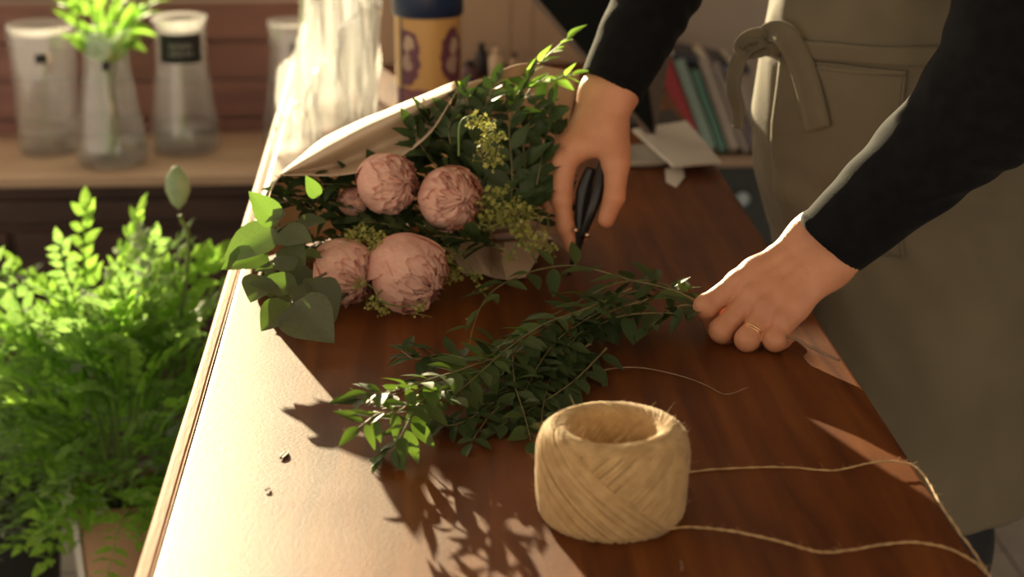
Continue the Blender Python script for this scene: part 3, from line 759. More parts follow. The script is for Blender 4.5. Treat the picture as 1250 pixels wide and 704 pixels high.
# ================================================================== THE FLORIST
def skin_mat():
    m = mat('skin', (0.56, 0.250, 0.132), 0.5, (0.63, 0.29, 0.16), 30, detail=6)
    nt = m.node_tree; N = nt.nodes; L = nt.links; b = N['Principled BSDF']
    b.inputs['Subsurface Weight'].default_value = 0.12; b.inputs['Subsurface Radius'].default_value = (0.008, 0.003, 0.0015); b.inputs['Subsurface Scale'].default_value = 1.0
    tc = N.new('ShaderNodeTexCoord')
    v = N.new('ShaderNodeTexVoronoi'); v.feature = 'DISTANCE_TO_EDGE'; v.inputs['Scale'].default_value = 420
    n = N.new('ShaderNodeTexNoise'); n.inputs['Scale'].default_value = 150; n.inputs['Detail'].default_value = 6
    L.new(tc.outputs['Object'], v.inputs['Vector']); L.new(tc.outputs['Object'], n.inputs['Vector'])
    a = N.new('ShaderNodeMath'); a.operation = 'MULTIPLY_ADD'; a.inputs[1].default_value = 0.6; L.new(v.outputs[0], a.inputs[0]); L.new(n.outputs[0], a.inputs[2])
    bp = N.new('ShaderNodeBump'); bp.inputs['Distance'].default_value = 0.0009; bp.inputs['Strength'].default_value = 0.7
    L.new(a.outputs[0], bp.inputs['Height']); L.new(bp.outputs[0], b.inputs['Normal'])
    return m
M_SKIN = skin_mat()
M_SHIRT = mat('black_jersey', (0.004, 0.0042, 0.005), 0.9, (0.007, 0.0072, 0.0085), 60, spec=0.12, bump=0.0005, bscale=700, sheen=0.03)
M_APRON = mat('olive_canvas', (0.122, 0.10, 0.060), 0.85, (0.152, 0.127, 0.078), 6, bump=0.0006, bscale=500, sheen=0.1)
M_TROUSER = mat('dark_denim', (0.015, 0.017, 0.022), 0.9, (0.025, 0.027, 0.032), 30)
M_SHOE = flat('black_leather', (0.012, 0.012, 0.012), 0.4)
M_GOLD = flat('gold', (0.83, 0.50, 0.26), 0.22, metal=1.0)
M_HAIR = mat('brown_hair', (0.05, 0.03, 0.018), 0.6, (0.09, 0.055, 0.03), 60)
A = lambda *p: np.array(at(*p))
person = empty('person', (0.72, 2.42, 0.0), 'person in black long-sleeved shirt and olive apron cutting stems at the table', 'person')

# --- left hand (with the ring), fist closed around the stem ends
LW_r, LW_u = A(990, 286, 2.055), A(1016, 327, 2.02)                    # wrist, thumb side and little-finger side
L_elb, L_sho = A(1212, 120, 1.99), np.array([0.74, 2.20, 1.46])
L_fing = {
    'index':  ([A(902, 346, 2.045), A(862, 374, 2.035), A(873, 397, 2.055), A(892, 402, 2.07)], [0.0144, 0.0132, 0.0112, 0.009]),
    'middle': ([A(919, 362, 2.030), A(881, 403, 2.012), A(892, 417, 2.045), A(908, 412, 2.06)], [0.0146, 0.0134, 0.0112, 0.009]),
    'ring':   ([A(937, 378, 2.012), A(912, 414, 1.990), A(921, 420, 2.025), A(935, 415, 2.04)], [0.0142, 0.0130, 0.011, 0.0085]),
    'little': ([A(957, 392, 1.998), A(946, 415, 1.982), A(952, 421, 2.01), A(962, 414, 2.025)], [0.0132, 0.0120, 0.0100, 0.008]),
    'thumb':  ([A(950, 318, 2.08), A(910, 352, 2.085), A(884, 375, 2.075), A(868, 385, 2.065)], [0.015, 0.0125, 0.0115, 0.009]),
}
# --- right hand, holding the snips, thumb nearest the lens
RW_r, RW_u = A(757, 112, 2.325), A(729, 112, 2.35)
R_elb, R_sho = A(858, -120, 2.46), np.array([0.70, 2.62, 1.46])
R_fing = {
    'index':  ([A(690, 199, 2.300), A(686, 243, 2.282), A(690, 277, 2.272), A(697, 300, 2.268)], [0.0140, 0.0122, 0.0108, 0.0085]),
    'middle': ([A(675, 204, 2.318), A(674, 250, 2.300), A(694, 284, 2.292), A(709, 288, 2.285)], [0.0138, 0.0118, 0.0105, 0.009]),
    'ring':   ([A(680, 208, 2.342), A(684, 250, 2.328), A(699, 274, 2.315), A(715, 272, 2.305)], [0.0130, 0.0112, 0.010, 0.0085]),
    'little': ([A(688, 204, 2.362), A(690, 238, 2.352), A(703, 258, 2.340), A(717, 256, 2.330)], [0.0118, 0.010, 0.009, 0.0078]),
    'thumb':  ([A(748, 160, 2.300), A(753, 200, 2.272), A(750, 240, 2.254), A(740, 268, 2.252)], [0.0190, 0.0160, 0.0130, 0.0105]),
}
def hand_sdf(wr, wu, elb, F, dors, kp=0.014):
    wr, wu = np.array(wr), np.array(wu); wc = (wr+wu)/2
    def fn(P):
        f = {n: chain(P, p, r, 0.005) for n, (p, r) in F.items()}
        # palm: bones from the wrist to each knuckle
        palm = None
        for i, n in enumerate(('index', 'middle', 'ring', 'little')):
            w = wr+(wu-wr)*(i/3.0); k = F[n][0][0]
            c = cone(P, w, k, 0.0165, 0.0140 if n != 'little' else 0.0125)
            palm = c if palm is None else smin(palm, c, kp)
        for a, b in (('index', 'middle'), ('middle', 'ring'), ('ring', 'little')):
            c = cone(P, (F[a][0][0]*0.75+wr*0.25), (F[b][0][0]*0.75+wu*0.25), 0.0125, 0.012); palm = smin(palm, c, kp)
        th = f['thumb']; c = cone(P, wr+(wr-wu)*0.02, F['thumb'][0][0], 0.016, 0.018)
        palm = smin(palm, smin(c, th, 0.012), 0.016)
        web = cone(P, F['thumb'][0][1]*0.8+wr*0.2, F['index'][0][0]*0.8+wr*0.2, 0.010, 0.010); palm = smin(palm, web, 0.018)
        fing = None
        for n in ('index', 'middle', 'ring', 'little'):
            d = f[n]; K = F[n][0][0]
            d = smin(d, np.linalg.norm(P-F[n][0][1], axis=-1)-F[n][1][1]*1.04, 0.004)   # knuckle
            fing = d if fing is None else smin(fing, d, 0.0035)
        d = smin(palm, fing, 0.009)
        # knuckle heads and tendons on the back of the hand
        for i, n in enumerate(('index', 'middle', 'ring', 'little')):
            K = F[n][0][0]; w = wr+(wu-wr)*(0.25+i/6.0)
            d = smin(d, np.linalg.norm(P-(K+dors*0.0055), axis=-1)-F[n][1][0]*0.86, 0.006)
            d = smin(d, cone(P, w*0.6+K*0.4+dors*0.0125, K+dors*0.0120, 0.0028, 0.0036), 0.009)
        d = smin(d, np.linalg.norm(P-(F['thumb'][0][1]+dors*0.004), axis=-1)-F['thumb'][1][1]*0.95, 0.008)
        # wrist and forearm
        fa = smin(cone(P, wr, wr+(elb-wc)*0.95-(wr-wc)*0.1, 0.0200, 0.030), cone(P, wu, wu+(elb-wc)*0.95-(wu-wc)*0.1, 0.0200, 0.030), 0.03)
        return smin(d, fa, 0.022)
    return fn
def bounds(pts, m): p = np.array(pts); return p.min(0)-m, p.max(0)+m
def hand_mesh(wr, wu, elb, F, dors, nm):
    wc = (np.array(wr)+np.array(wu))/2; pts = [p for a, _ in F.values() for p in a]+[wr, wu, wc+(elb-wc)*0.28]
    lo, hi = bounds(pts, 0.028); fn = hand_sdf(wr, wu, elb, F, dors)
    return nets(fn, lo, hi, 0.0018, nm)
def dorsal(F, wc, toward):
    a = F['index'][0][0]-F['little'][0][0]; b = F['middle'][0][0]-wc; n = np.cross(a, b); n /= np.linalg.norm(n)
    return n if n@toward > 0 else -n
lh = hand_mesh(LW_r, LW_u, L_elb, L_fing, dorsal(L_fing, (LW_r+LW_u)/2, np.array([0, -0.6, 0.8])), 'left')
rh = hand_mesh(RW_r, RW_u, R_elb, R_fing, dorsal(R_fing, (RW_r+RW_u)/2, np.array([-1, -0.3, 0.2])), 'right')

# --- trunk, arms inside the sleeves, neck, head, legs (coarse, mostly clothed)
HC = np.array([0.66, 2.42, 1.70])
def trunk(P):
    d = ellip(P, (0.69, 2.42, 1.32), (0.09, 0.14, 0.24))
    d = smin(d, ellip(P, (0.69, 2.42, 1.0), (0.11, 0.12, 0.2)), 0.06)
    for s in (-1, 1):
        d = smin(d, chain(P, [(0.70, 2.42+s*0.09, 0.95), (0.71, 2.42+s*0.095, 0.5), (0.73, 2.42+s*0.10, 0.09)], [0.085, 0.055, 0.036], 0.03), 0.03)
        d = smin(d, cone(P, (0.73, 2.42+s*0.10, 0.06), (0.57, 2.42+s*0.11, 0.035), 0.035, 0.025), 0.02)
    d = smin(d, chain(P, [R_sho, R_elb], [0.05, 0.036]), 0.03); d = smin(d, chain(P, [L_sho, L_elb], [0.05, 0.036]), 0.03)
    wl, wr_ = (LW_r+LW_u)/2, (RW_r+RW_u)/2
    d = smin(d, cone(P, L_elb, wl, 0.036, 0.024), 0.02); d = smin(d, cone(P, R_elb, wr_, 0.036, 0.024), 0.02)
    d = smin(d, cone(P, (0.69, 2.42, 1.5), (0.67, 2.42, 1.62), 0.055, 0.05), 0.04)
    h = smin(ellip(P, HC+[0.01, 0, 0.03], (0.095, 0.075, 0.105)), ellip(P, HC+[-0.02, 0, -0.06], (0.065, 0.055, 0.06)), 0.04)
    h = smin(h, cone(P, HC+[-0.088, 0, 0.0], HC+[-0.112, 0, -0.03], 0.010, 0.014), 0.012)          # nose
    h = smin(h, cone(P, HC+[-0.082, -0.02, -0.065], HC+[-0.082, 0.02, -0.065], 0.008, 0.008), 0.008)  # mouth
    for s in (-1, 1):
        h = smax(h, -(np.linalg.norm(P-(HC+[-0.092, s*0.031, 0.008]), axis=-1)-0.012), 0.01)
        h = smin(h, np.linalg.norm(P-(HC+[-0.078, s*0.031, 0.008]), axis=-1)-0.012, 0.004)
        h = smin(h, ellip(P, HC+[0.012, s*0.078, -0.005], (0.018, 0.010, 0.03)), 0.006)
    return smin(d, h, 0.02)
tr = nets(trunk, (0.2, 1.9, 0.0), (0.95, 2.85, 1.86), 0.011, 'trunk')
# the coarse arms stop inside the sleeves: cut the coarse hands away where the fine ones take over
bm = bmesh.new(); bm.from_mesh(tr)
dl = []
for wc, elb in (((LW_r+LW_u)/2, L_elb), ((RW_r+RW_u)/2, R_elb)):
    ax = (elb-wc); L_ = np.linalg.norm(ax); ax = ax/L_
    for v in bm.verts:
        q = np.array(v.co)-wc; t = q@ax
        if t < 0.07 and np.linalg.norm(q-ax*t) < 0.06 and t > -0.2: dl.append(v)
bmesh.ops.delete(bm, geom=list(set(dl)), context='VERTS'); bm.to_mesh(tr); bm.free()
body = obj('body', join_meshes([lh, rh, tr], 'body'), M_SKIN, person)
def hairf(P): return smax(ellip(P, HC+[0.018, 0, 0.04], (0.105, 0.086, 0.112)), -(P[..., 0]-(HC[0]-0.06)-0.5*(HC[2]+0.03-P[..., 2])), 0.01)
obj('hair', nets(lambda P: smax(hairf(P), -(P[..., 2]-(HC[2]-0.04)), 0.01), HC-0.16, HC+0.18, 0.006, 'hair'), M_HAIR, person)

# --- black shirt: sleeves with open cuffs, trunk
def sleeve(wr, wu, elb, sho, r0, r1, r2, seed, start):
    wc = (wr+wu)/2; ax = (elb-wc)/np.linalg.norm(elb-wc); side = (wr-wu)/np.linalg.norm(wr-wu)
    c0 = wc+ax*start
    def fn(P):
        q = P-wc; t = q@ax
        wave = 0.0016*np.sin(t*95+4*np.sin(q[..., 0]*23+seed)+q[..., 2]*50+2.5*np.sin(q[..., 1]*37))*np.clip((t-0.04)*12, 0, 1)*np.clip(1.3-np.abs(t-0.14)*3, 0.15, 1)
        d1 = smin(cone(P, c0-ax*0.05+side*0.013, elb, r0, r1), cone(P, c0-ax*0.05-side*0.013, elb, r0, r1), 0.03)
        d = smin(d1, cone(P, elb, sho, r1, r2), 0.035)+wave
        bnd = 0.0025*np.exp(-((t-start-0.002)/0.0025)**2)                        # stitched edge
        d = smax(d-bnd, -(t-start+0.006*np.sin(30*(q@side))), 0.002)
        hollow = np.maximum(cone(P, c0-ax*0.06, c0+ax*0.03, r0+0.006, r0+0.005), 0*t-9)
        hol = smin(cone(P, c0-ax*0.06+side*0.013, c0+ax*0.022+side*0.013, r0-0.003, r0-0.003), cone(P, c0-ax*0.06-side*0.013, c0+ax*0.022-side*0.013, r0-0.003, r0-0.003), 0.03)
        return smax(d, -hol, 0.002)
    lo, hi = bounds([c0, elb, sho], r2+0.02)
    return nets(fn, lo, hi, 0.004, 'sleeve')
sl = sleeve(LW_r, LW_u, L_elb, L_sho, 0.0285, 0.064, 0.075, 1.0, 0.012)
sr = sleeve(RW_r, RW_u, R_elb, R_sho, 0.0275, 0.060, 0.075, 4.0, 0.004)
def shirt_trunk(P):
    d = smin(ellip(P, (0.69, 2.42, 1.34), (0.13, 0.17, 0.27)), ellip(P, (0.69, 2.42, 1.05), (0.15, 0.145, 0.22)), 0.06)
    d = smin(d, ellip(P, L_sho, (0.085, 0.085, 0.085)), 0.05); d = smin(d, ellip(P, R_sho, (0.085, 0.085, 0.085)), 0.05)
    return smax(d, -(P[..., 2]-0.9), 0.01)
st = nets(shirt_trunk, (0.45, 2.08, 0.88), (0.95, 2.78, 1.62), 0.01, 'shirt_trunk')
obj('shirt', join_meshes([sl, sr, st], 'shirt'), M_SHIRT, person)
def trous(P):
    d = None
    for s in (-1, 1):
        c = chain(P, [(0.69, 2.42+s*0.075, 0.95), (0.71, 2.42+s*0.09, 0.5), (0.73, 2.42+s*0.10, 0.06)], [0.085, 0.070, 0.058], 0.03)
        d = c if d is None else smin(d, c, 0.02)
    return smax(d, -(P[..., 2]-0.07), 0.005)
obj('trousers', nets(trous, (0.5, 2.1, 0.05), (0.92, 2.75, 1.08), 0.01, 'trousers'), M_TROUSER, person)
for s in (-1, 1):
    y = 2.42+s*0.105
    f = lambda P: smax(smin(cone(P, (0.75, y, 0.06), (0.54, y+s*0.01, 0.04), 0.052, 0.042), cone(P, (0.74, y, 0.06), (0.735, y, 0.11), 0.05, 0.055), 0.02), -(P[..., 2]-0.003), 0.004)
    obj('shoe', nets(f, (0.46, y-0.08, 0.0), (0.84, y+0.08, 0.18), 0.006, 'shoe'), M_SHOE, person)

# --- olive apron: cloth wrapped round the front, with folds
ring_z = [0.555, 0.62, 0.75, 0.86, 0.91, 1.0, 1.08, 1.16, 1.21, 1.28, 1.36]
ring_c = [0.690, 0.69, 0.692, 0.686, 0.676, 0.663, 0.661, 0.664, 0.668, 0.67, 0.675]
ring_a = [0.172, 0.18, 0.198, 0.195, 0.194, 0.208, 0.212, 0.206, 0.203, 0.195, 0.18]
ring_b = [0.195, 0.19, 0.185, 0.182, 0.182, 0.184, 0.184, 0.18, 0.18, 0.188, 0.19]
def apron_pt(phi, z, off=0.0):
    c = np.interp(z, ring_z, ring_c); a = np.interp(z, ring_z, ring_a); b = np.interp(z, ring_z, ring_b)
    fold = 0.0
    if z > 1.165: fold += 0.006*math.sin(58*(z-1.165)+1.5*math.sin(phi*3.1)+2.0*mnoise.noise((phi*2, 3.3, z*3)))          # bib bunched over the tie
    fold += 0.007*mnoise.noise((phi*2.2, z*5, 1.0))+0.004*mnoise.noise((phi*5+z*9, z*7, 5.0))
    if z < 0.9: fold += 0.010*math.sin(phi*7+z*2)*min(1, (0.9-z)*1.2)*max(0.0, min(1.0, (phi-R(205))*3))
    fold *= min(1.0, max(0.08, (phi-R(172))/R(35)))
    # horizontal pull creases above the table edge
    fold += 0.0035*math.exp(-((z-1.0)/0.06)**2)*math.sin(z*95+phi*4+3*mnoise.noise((phi*3, z*4, 9)))*min(1.0, max(0.0, (phi-R(180))/R(30)))
    r = 1+off+0*fold
    x = c+(a+off+fold)*math.cos(phi); y = 2.42+(b+off+fold)*math.sin(phi)
    if z < 0.925: x = max(x, 0.484+off)
    return Vector((x, y, z))
def shell(nm, ph0, ph1, z0, z1, off, nu, nv, th, m, zfun=None, parent=None):
    rows = []
    for i in range(nu+1):
        ph = ph0+(ph1-ph0)*i/nu; row = []
        for j in range(nv+1):
            z = z0+(z1-z0)*j/nv
            if zfun: z += zfun(ph, j/nv)
            row.append(apron_pt(ph, z, off))
        rows.append(row)
    mb = MB(); mb.grid(rows); o = obj(nm, mb.mesh(nm), m, parent or person)
    s = o.modifiers.new('thickness', 'SOLIDIFY'); s.thickness = th; s.offset = -1
    return o
apron = shell('apron', R(168), R(352), 0.555, 1.345, 0.0, 120, 110, 0.0016, M_APRON, lambda ph, q: (1-q)*0.05*max(0, (ph-R(300))/R(52))**1.5)
def ring_of(px, py):   # angle and height on the apron's near side for a place seen in the photograph
    best = None
    for k in range(150, 352):
        ph = R(k)
        for Yq in (None,):
            for zi in range(90, 132, 1):
                p = apron_pt(ph, zi/100); v = np.array(p)-CAM; w = v@FW
                e = (625+FPX*(v@RT)/w-px)**2+(352-FPX*(v@UP)/w-py)**2
                if (best is None or e < best[0]) and k > 178: best = (e, ph, zi/100)
    return best[1], best[2]
ph_k, z_k = ring_of(945, 52); ph_r, z_r = ring_of(1168, 62); ph_p0, z_p0 = ring_of(985, 78); ph_p1, z_p1 = ring_of(1106, 84)
tieslope = (z_r-z_k)/(ph_r-ph_k)
shell('waist_tie', ph_k, R(350), -0.012, 0.012, 0.005, 60, 5, 0.0025, M_APRON, lambda ph, q: z_k+tieslope*(ph-ph_k)+(0.5-q)*0.016*max(0, 1-(ph-ph_k)/0.35), apron)
shell('waist_tie', R(152), ph_k, -0.012, 0.012, 0.005, 20, 5, 0.0025, M_APRON, lambda ph, q: z_k+0.02*(ph_k-ph)*(-1), apron)
pk = shell('pocket', ph_p0-0.25, ph_p1, 0.93, z_p1, 0.003, 40, 30, 0.0018, M_APRON, None, apron)
shell('pocket_seam', ph_p1-0.012, ph_p1+0.004, 0.93, z_p1, 0.0045, 2, 30, 0.002, M_APRON, None, apron)
shell('pocket_seam', ph_p0-0.25, ph_p1, z_p1-0.008, z_p1, 0.0045, 40, 2, 0.002, M_APRON, None, apron)
def strap(nm, pts, w0, w1, twist, n=40):
    """cloth ribbon through pts (Vectors); across-direction given per end"""
    P = spline(pts, n); rows = []
    for i, p in enumerate(P):
        t = i/(n-1); T = (P[min(i+1, n-1)]-P[max(i-1, 0)]).normalized()
        view = Vector(CAM)-p; view.normalize()
        ac = T.cross(Vector((-0.35, -0.9, 0.25))).normalized()
        ac = Matrix.Rotation(twist[0]+(twist[1]-twist[0])*t, 3, T) @ ac
        w = (w0+(w1-w0)*min(1, t*2.2))/2
        rows.append([p+ac*w*u+T.cross(ac)*0.0025*math.cos(u*3.0) for u in (-1, -0.5, 0, 0.5, 1)])
    mb = MB(); mb.grid(rows); o = obj(nm, mb.mesh(nm), M_APRON, apron)
    s = o.modifiers.new('thickness', 'SOLIDIFY'); s.thickness = 0.0022; s.offset = 0
    return o
kY = apron_pt(ph_k, z_k).y
def on_apron(px, py, lift):
    ph, z = ring_of(px, py); return apron_pt(ph, z, lift)
strap('tie_end', [on_apron(940, 50, .010), on_apron(957, 38, .020), on_apron(973, 42, .020), on_apron(985, 75, .014), on_apron(996, 115, .011), on_apron(1003, 156, .010)], 0.020, 0.032, (0.0, 0.0))
strap('tie_end', [at(935, 50, kY-0.01), at(915, 58, kY-0.005), at(903, 75, kY), at(897, 105, kY), at(903, 135, kY), at(903, 158, kY)], 0.02, 0.030, (0.5, 0.9))
strap('tie_loop', [at(948, 48, kY-0.014), at(930, 42, kY-0.02), at(912, 46, kY-0.014), at(903, 58, kY-0.004), at(918, 64, kY-0.008), at(940, 58, kY-0.014)], 0.018, 0.016, (0.2, 0.4))
kc = np.array(at(942, 51, kY-0.012))
obj('tie_knot', nets(lambda P: smin(cone(P, kc+[-0.008, 0, 0.010], kc+[0.006, -0.004, -0.010], 0.008, 0.009), cone(P, kc+[-0.010, 0.002, -0.004], kc+[0.010, -0.002, 0.006], 0.007, 0.006), 0.004), kc-0.03, kc+0.03, 0.0018, 'knot'), M_APRON, apron)

# --- gold rings on the left ring finger
a, b = L_fing['ring'][0][0], L_fing['ring'][0][1]; ax = Vector(b-a).normalized()
for t in (0.70, 0.765):
    c = Vector(a+(b-a)*t); mb = MB(); rr = 0.0128
    rows = []
    M = Matrix.Translation(c) @ Vector((0, 0, 1)).rotation_difference(ax).to_matrix().to_4x4()
    for k in range(40):
        an = 2*math.pi*k/40; rows.append([M @ Vector(((rr+0.0009*math.cos(q))*math.cos(an), (rr+0.0009*math.cos(q))*math.sin(an), 0.0013*math.sin(q))) for q in np.linspace(0, 2*math.pi, 8, endpoint=False)])
    mb.grid(rows, True, True); obj('wedding_ring', recalc(mb.mesh('wedding_ring')), M_GOLD, person)

# ================================================================== SNIPS in the right hand
M_GRIP = flat('black_grip', (0.010, 0.010, 0.011), 0.38); M_BLADE = flat('dark_steel', (0.05, 0.048, 0.045), 0.3, metal=0.8); M_BRASS = flat('brass_screw', (0.75, 0.55, 0.35), 0.25, metal=1.0)
sn = empty('garden_snips', at(705, 300, 2.268), 'black-handled garden snips held point down in the right hand', 'snips')
def flatbar(nm, pts, ws, ths, m):
    P = spline(pts, 24); rows = []; ac = Vector((0.93, 0.2, 0.3))
    for i, p in enumerate(P):
        t = i/23; T = (P[min(i+1, 23)]-P[max(i-1, 0)]).normalized(); s = (ac-T*ac.dot(T)).normalized(); nrm = T.cross(s)
        w = np.interp(t, np.linspace(0, 1, len(ws)), ws)/2; h = np.interp(t, np.linspace(0, 1, len(ths)), ths)/2
        rows.append([p+s*w*math.cos(q)+nrm*h*math.sin(q) for q in np.linspace(0, 2*math.pi, 10, endpoint=False)])
    mb = MB(); mb.grid(rows, closed_v=True); mb.f += [tuple(reversed(range(10))), tuple(230+k for k in range(10))]; mb.mi += [0, 0]
    return obj(nm, recalc(mb.mesh(nm)), m, sn)
flatbar('handle', [at(737, 196, 2.285), at(731, 230, 2.270), at(722, 258, 2.262), at(710, 290, 2.262)], [0.012, 0.016, 0.014, 0.010], [0.012, 0.012, 0.010, 0.007], M_GRIP)
flatbar('handle', [at(722, 205, 2.295), at(713, 232, 2.288), at(709, 262, 2.278), at(708, 290, 2.266)], [0.014, 0.020, 0.015, 0.010], [0.012, 0.012, 0.010, 0.007], M_GRIP)
flatbar('blade', [at(711, 284, 2.264), at(703, 308, 2.264), at(693, 337, 2.264)], [0.012, 0.010, 0.0022], [0.004, 0.0035, 0.0015], M_BLADE)
flatbar('blade', [at(707, 284, 2.268), at(700, 310, 2.268), at(696, 336, 2.268)], [0.010, 0.008, 0.002], [0.004, 0.0035, 0.0015], M_BLADE)
for px, py in ((703, 281), (717, 287)):
    c = at(px, py, 2.256); M = Matrix.Translation(c) @ Vector((0, 0, 1)).rotation_difference(Vector((0.3, -1, 0.2))).to_matrix().to_4x4()
    mb = MB(); mb.lathe([(0.001, -0.004), (0.0032, -0.004), (0.0036, 0.001), (0.0024, 0.003), (0.001, 0.0033)], 14, M=M); obj('pivot_screw', mb.mesh('pivot_screw'), M_BRASS, sn)
# ================================================================== WRAPPING PAPER AND FLOWERS
M_WRAP = mat('cream_wrapping_paper', (0.62, 0.47, 0.32), 0.7, (0.68, 0.53, 0.37), 6, bump=0.0003, bscale=50, trans=0.05)
M_DGREEN = mat('dark_leaf', (0.040, 0.066, 0.024), 0.5, (0.062, 0.095, 0.034), 30, trans=0.18, tcol=(0.10, 0.20, 0.02), spec=0.3, vary=0.3)
M_MGREEN = mat('mid_leaf', (0.060, 0.095, 0.030), 0.5, (0.095, 0.14, 0.045), 30, trans=0.32, tcol=(0.18, 0.32, 0.03), spec=0.3, vary=0.3)
M_EUC = mat('eucalyptus_leaf', (0.115, 0.13, 0.08), 0.48, (0.16, 0.175, 0.11), 25, trans=0.38, tcol=(0.22, 0.42, 0.05), spec=0.35, vary=0.3, bump=0.0002, bscale=200)
M_FILL = mat('yellow_green_floret', (0.32, 0.34, 0.08), 0.6, (0.44, 0.44, 0.13), 60, trans=0.3)
M_WOODY = mat('brown_twig', (0.20, 0.12, 0.07), 0.7, (0.30, 0.20, 0.12), 60)
M_STEMD = mat('olive_stem', (0.16, 0.15, 0.06), 0.5, (0.22, 0.18, 0.08), 40)

def bt(x, y, Y):
    """a spot of the bouquet: its depth behind the lowest blooms is shallow"""
    return at(x, y, 2.17+(Y-2.17)*0.36 if Y > 2.17 else Y)
wrap = empty('wrapping_paper', atz(500, 250), 'cream paper wrap folded round the peony bouquet on the table', 'wrapping paper')
def paper(nm, rows, nu, nv, m=M_WRAP, th=0.0006, smooth=True, parent=None):
    """rows: list of curves (lists of Vectors) across the sheet"""
    cs = [spline(r, nu) for r in rows]; g = [spline([c[i] for c in cs], nv) for i in range(nu)]
    for i in range(nu):
        for j in range(nv): g[i][j] = g[i][j]+Vector((0, 0, 0.0012*mnoise.noise(g[i][j]*22)))
    mb = MB(); mb.grid(g); o = obj(nm, mb.mesh(nm, smooth), m, parent or wrap)
    s = o.modifiers.new('thickness', 'SOLIDIFY'); s.thickness = th; s.offset = 0; return o
base = [Vector(v) for v in ((-0.20, 2.38, .902), (-0.14, 2.45, .902), (-0.07, 2.51, .902), (0.02, 2.55, .902), (0.12, 2.57, .902))]
sil = [bt(*v) for v in ((343, 212, 2.56), (392, 171, 2.72), (442, 147, 2.78), (497, 126, 2.80), (556, 104, 2.80))]
mid = [b.lerp(s, 0.55)+Vector((-0.012, 0.02, 0.012)) for b, s in zip(base, sil)]
fold = [bt(*v) for v in ((343, 213, 2.50), (395, 187, 2.52), (447, 159, 2.55), (500, 135, 2.59), (556, 107, 2.64))]
flap = [bt(*v) for v in ((344, 213.5, 2.51), (412, 201, 2.62), (464, 179, 2.66), (512, 154, 2.68), (556, 109, 2.66))]
free = [bt(*v) for v in ((346, 214, 2.48), (428, 213, 2.42), (482, 195, 2.44), (524, 164, 2.50), (557, 112, 2.62))]
paper('folded_flap', [base, mid, sil, fold, flap, free], 36, 30)
paper('back_wall', [[bt(*v) for v in ((556, 107, 2.68), (605, 91, 2.84), (650, 80, 2.95), (709, 88, 3.0))],
                    [bt(*v) for v in ((545, 180, 2.74), (610, 170, 2.88), (655, 160, 2.95), (694, 150, 2.98))],
                    [atz(*v) for v in ((560, 290, .905), (610, 285, .905), (650, 282, .905), (668, 282, .905))]], 24, 20)
mb = MB(); g = [[(543, 301, .914), (566, 289, .932), (598, 297, .906), (616, 295, .928), (668, 292, .912)], [(556, 318, .911), (582, 312, .926), (598, 318, .9035), (613, 318, .921), (652, 322, .906)], [(565, 334, .9035), (590, 334, .911), (603, 339, .903), (618, 341, .910), (642, 338, .903)]]
mb.grid([[atz(*v) for v in r] for r in g]); o = obj('crumpled_end', mb.mesh('crumpled_end', False), M_WRAP, wrap); s = o.modifiers.new('thickness', 'SOLIDIFY'); s.thickness = 0.0006
paper('left_side', [[bt(344, 213, 2.53), bt(334, 224, 2.40), bt(328, 245, 2.27)], [Vector((-0.200, 2.37, .95)), Vector((-0.205, 2.28, .945)), Vector((-0.200, 2.22, .93))], [Vector((-0.198, 2.37, .902)), Vector((-0.20, 2.28, .902)), Vector((-0.195, 2.21, .902))]], 12, 12)
paper('curled_rim', [[bt(607, 97, 2.69), bt(632, 88, 2.71), bt(655, 80, 2.72)], [bt(605, 88, 2.66), bt(632, 79, 2.68), bt(656, 76, 2.70)], [bt(606, 97, 2.65), bt(632, 94, 2.66), bt(652, 88, 2.69)]], 10, 8, M_KRAFT)

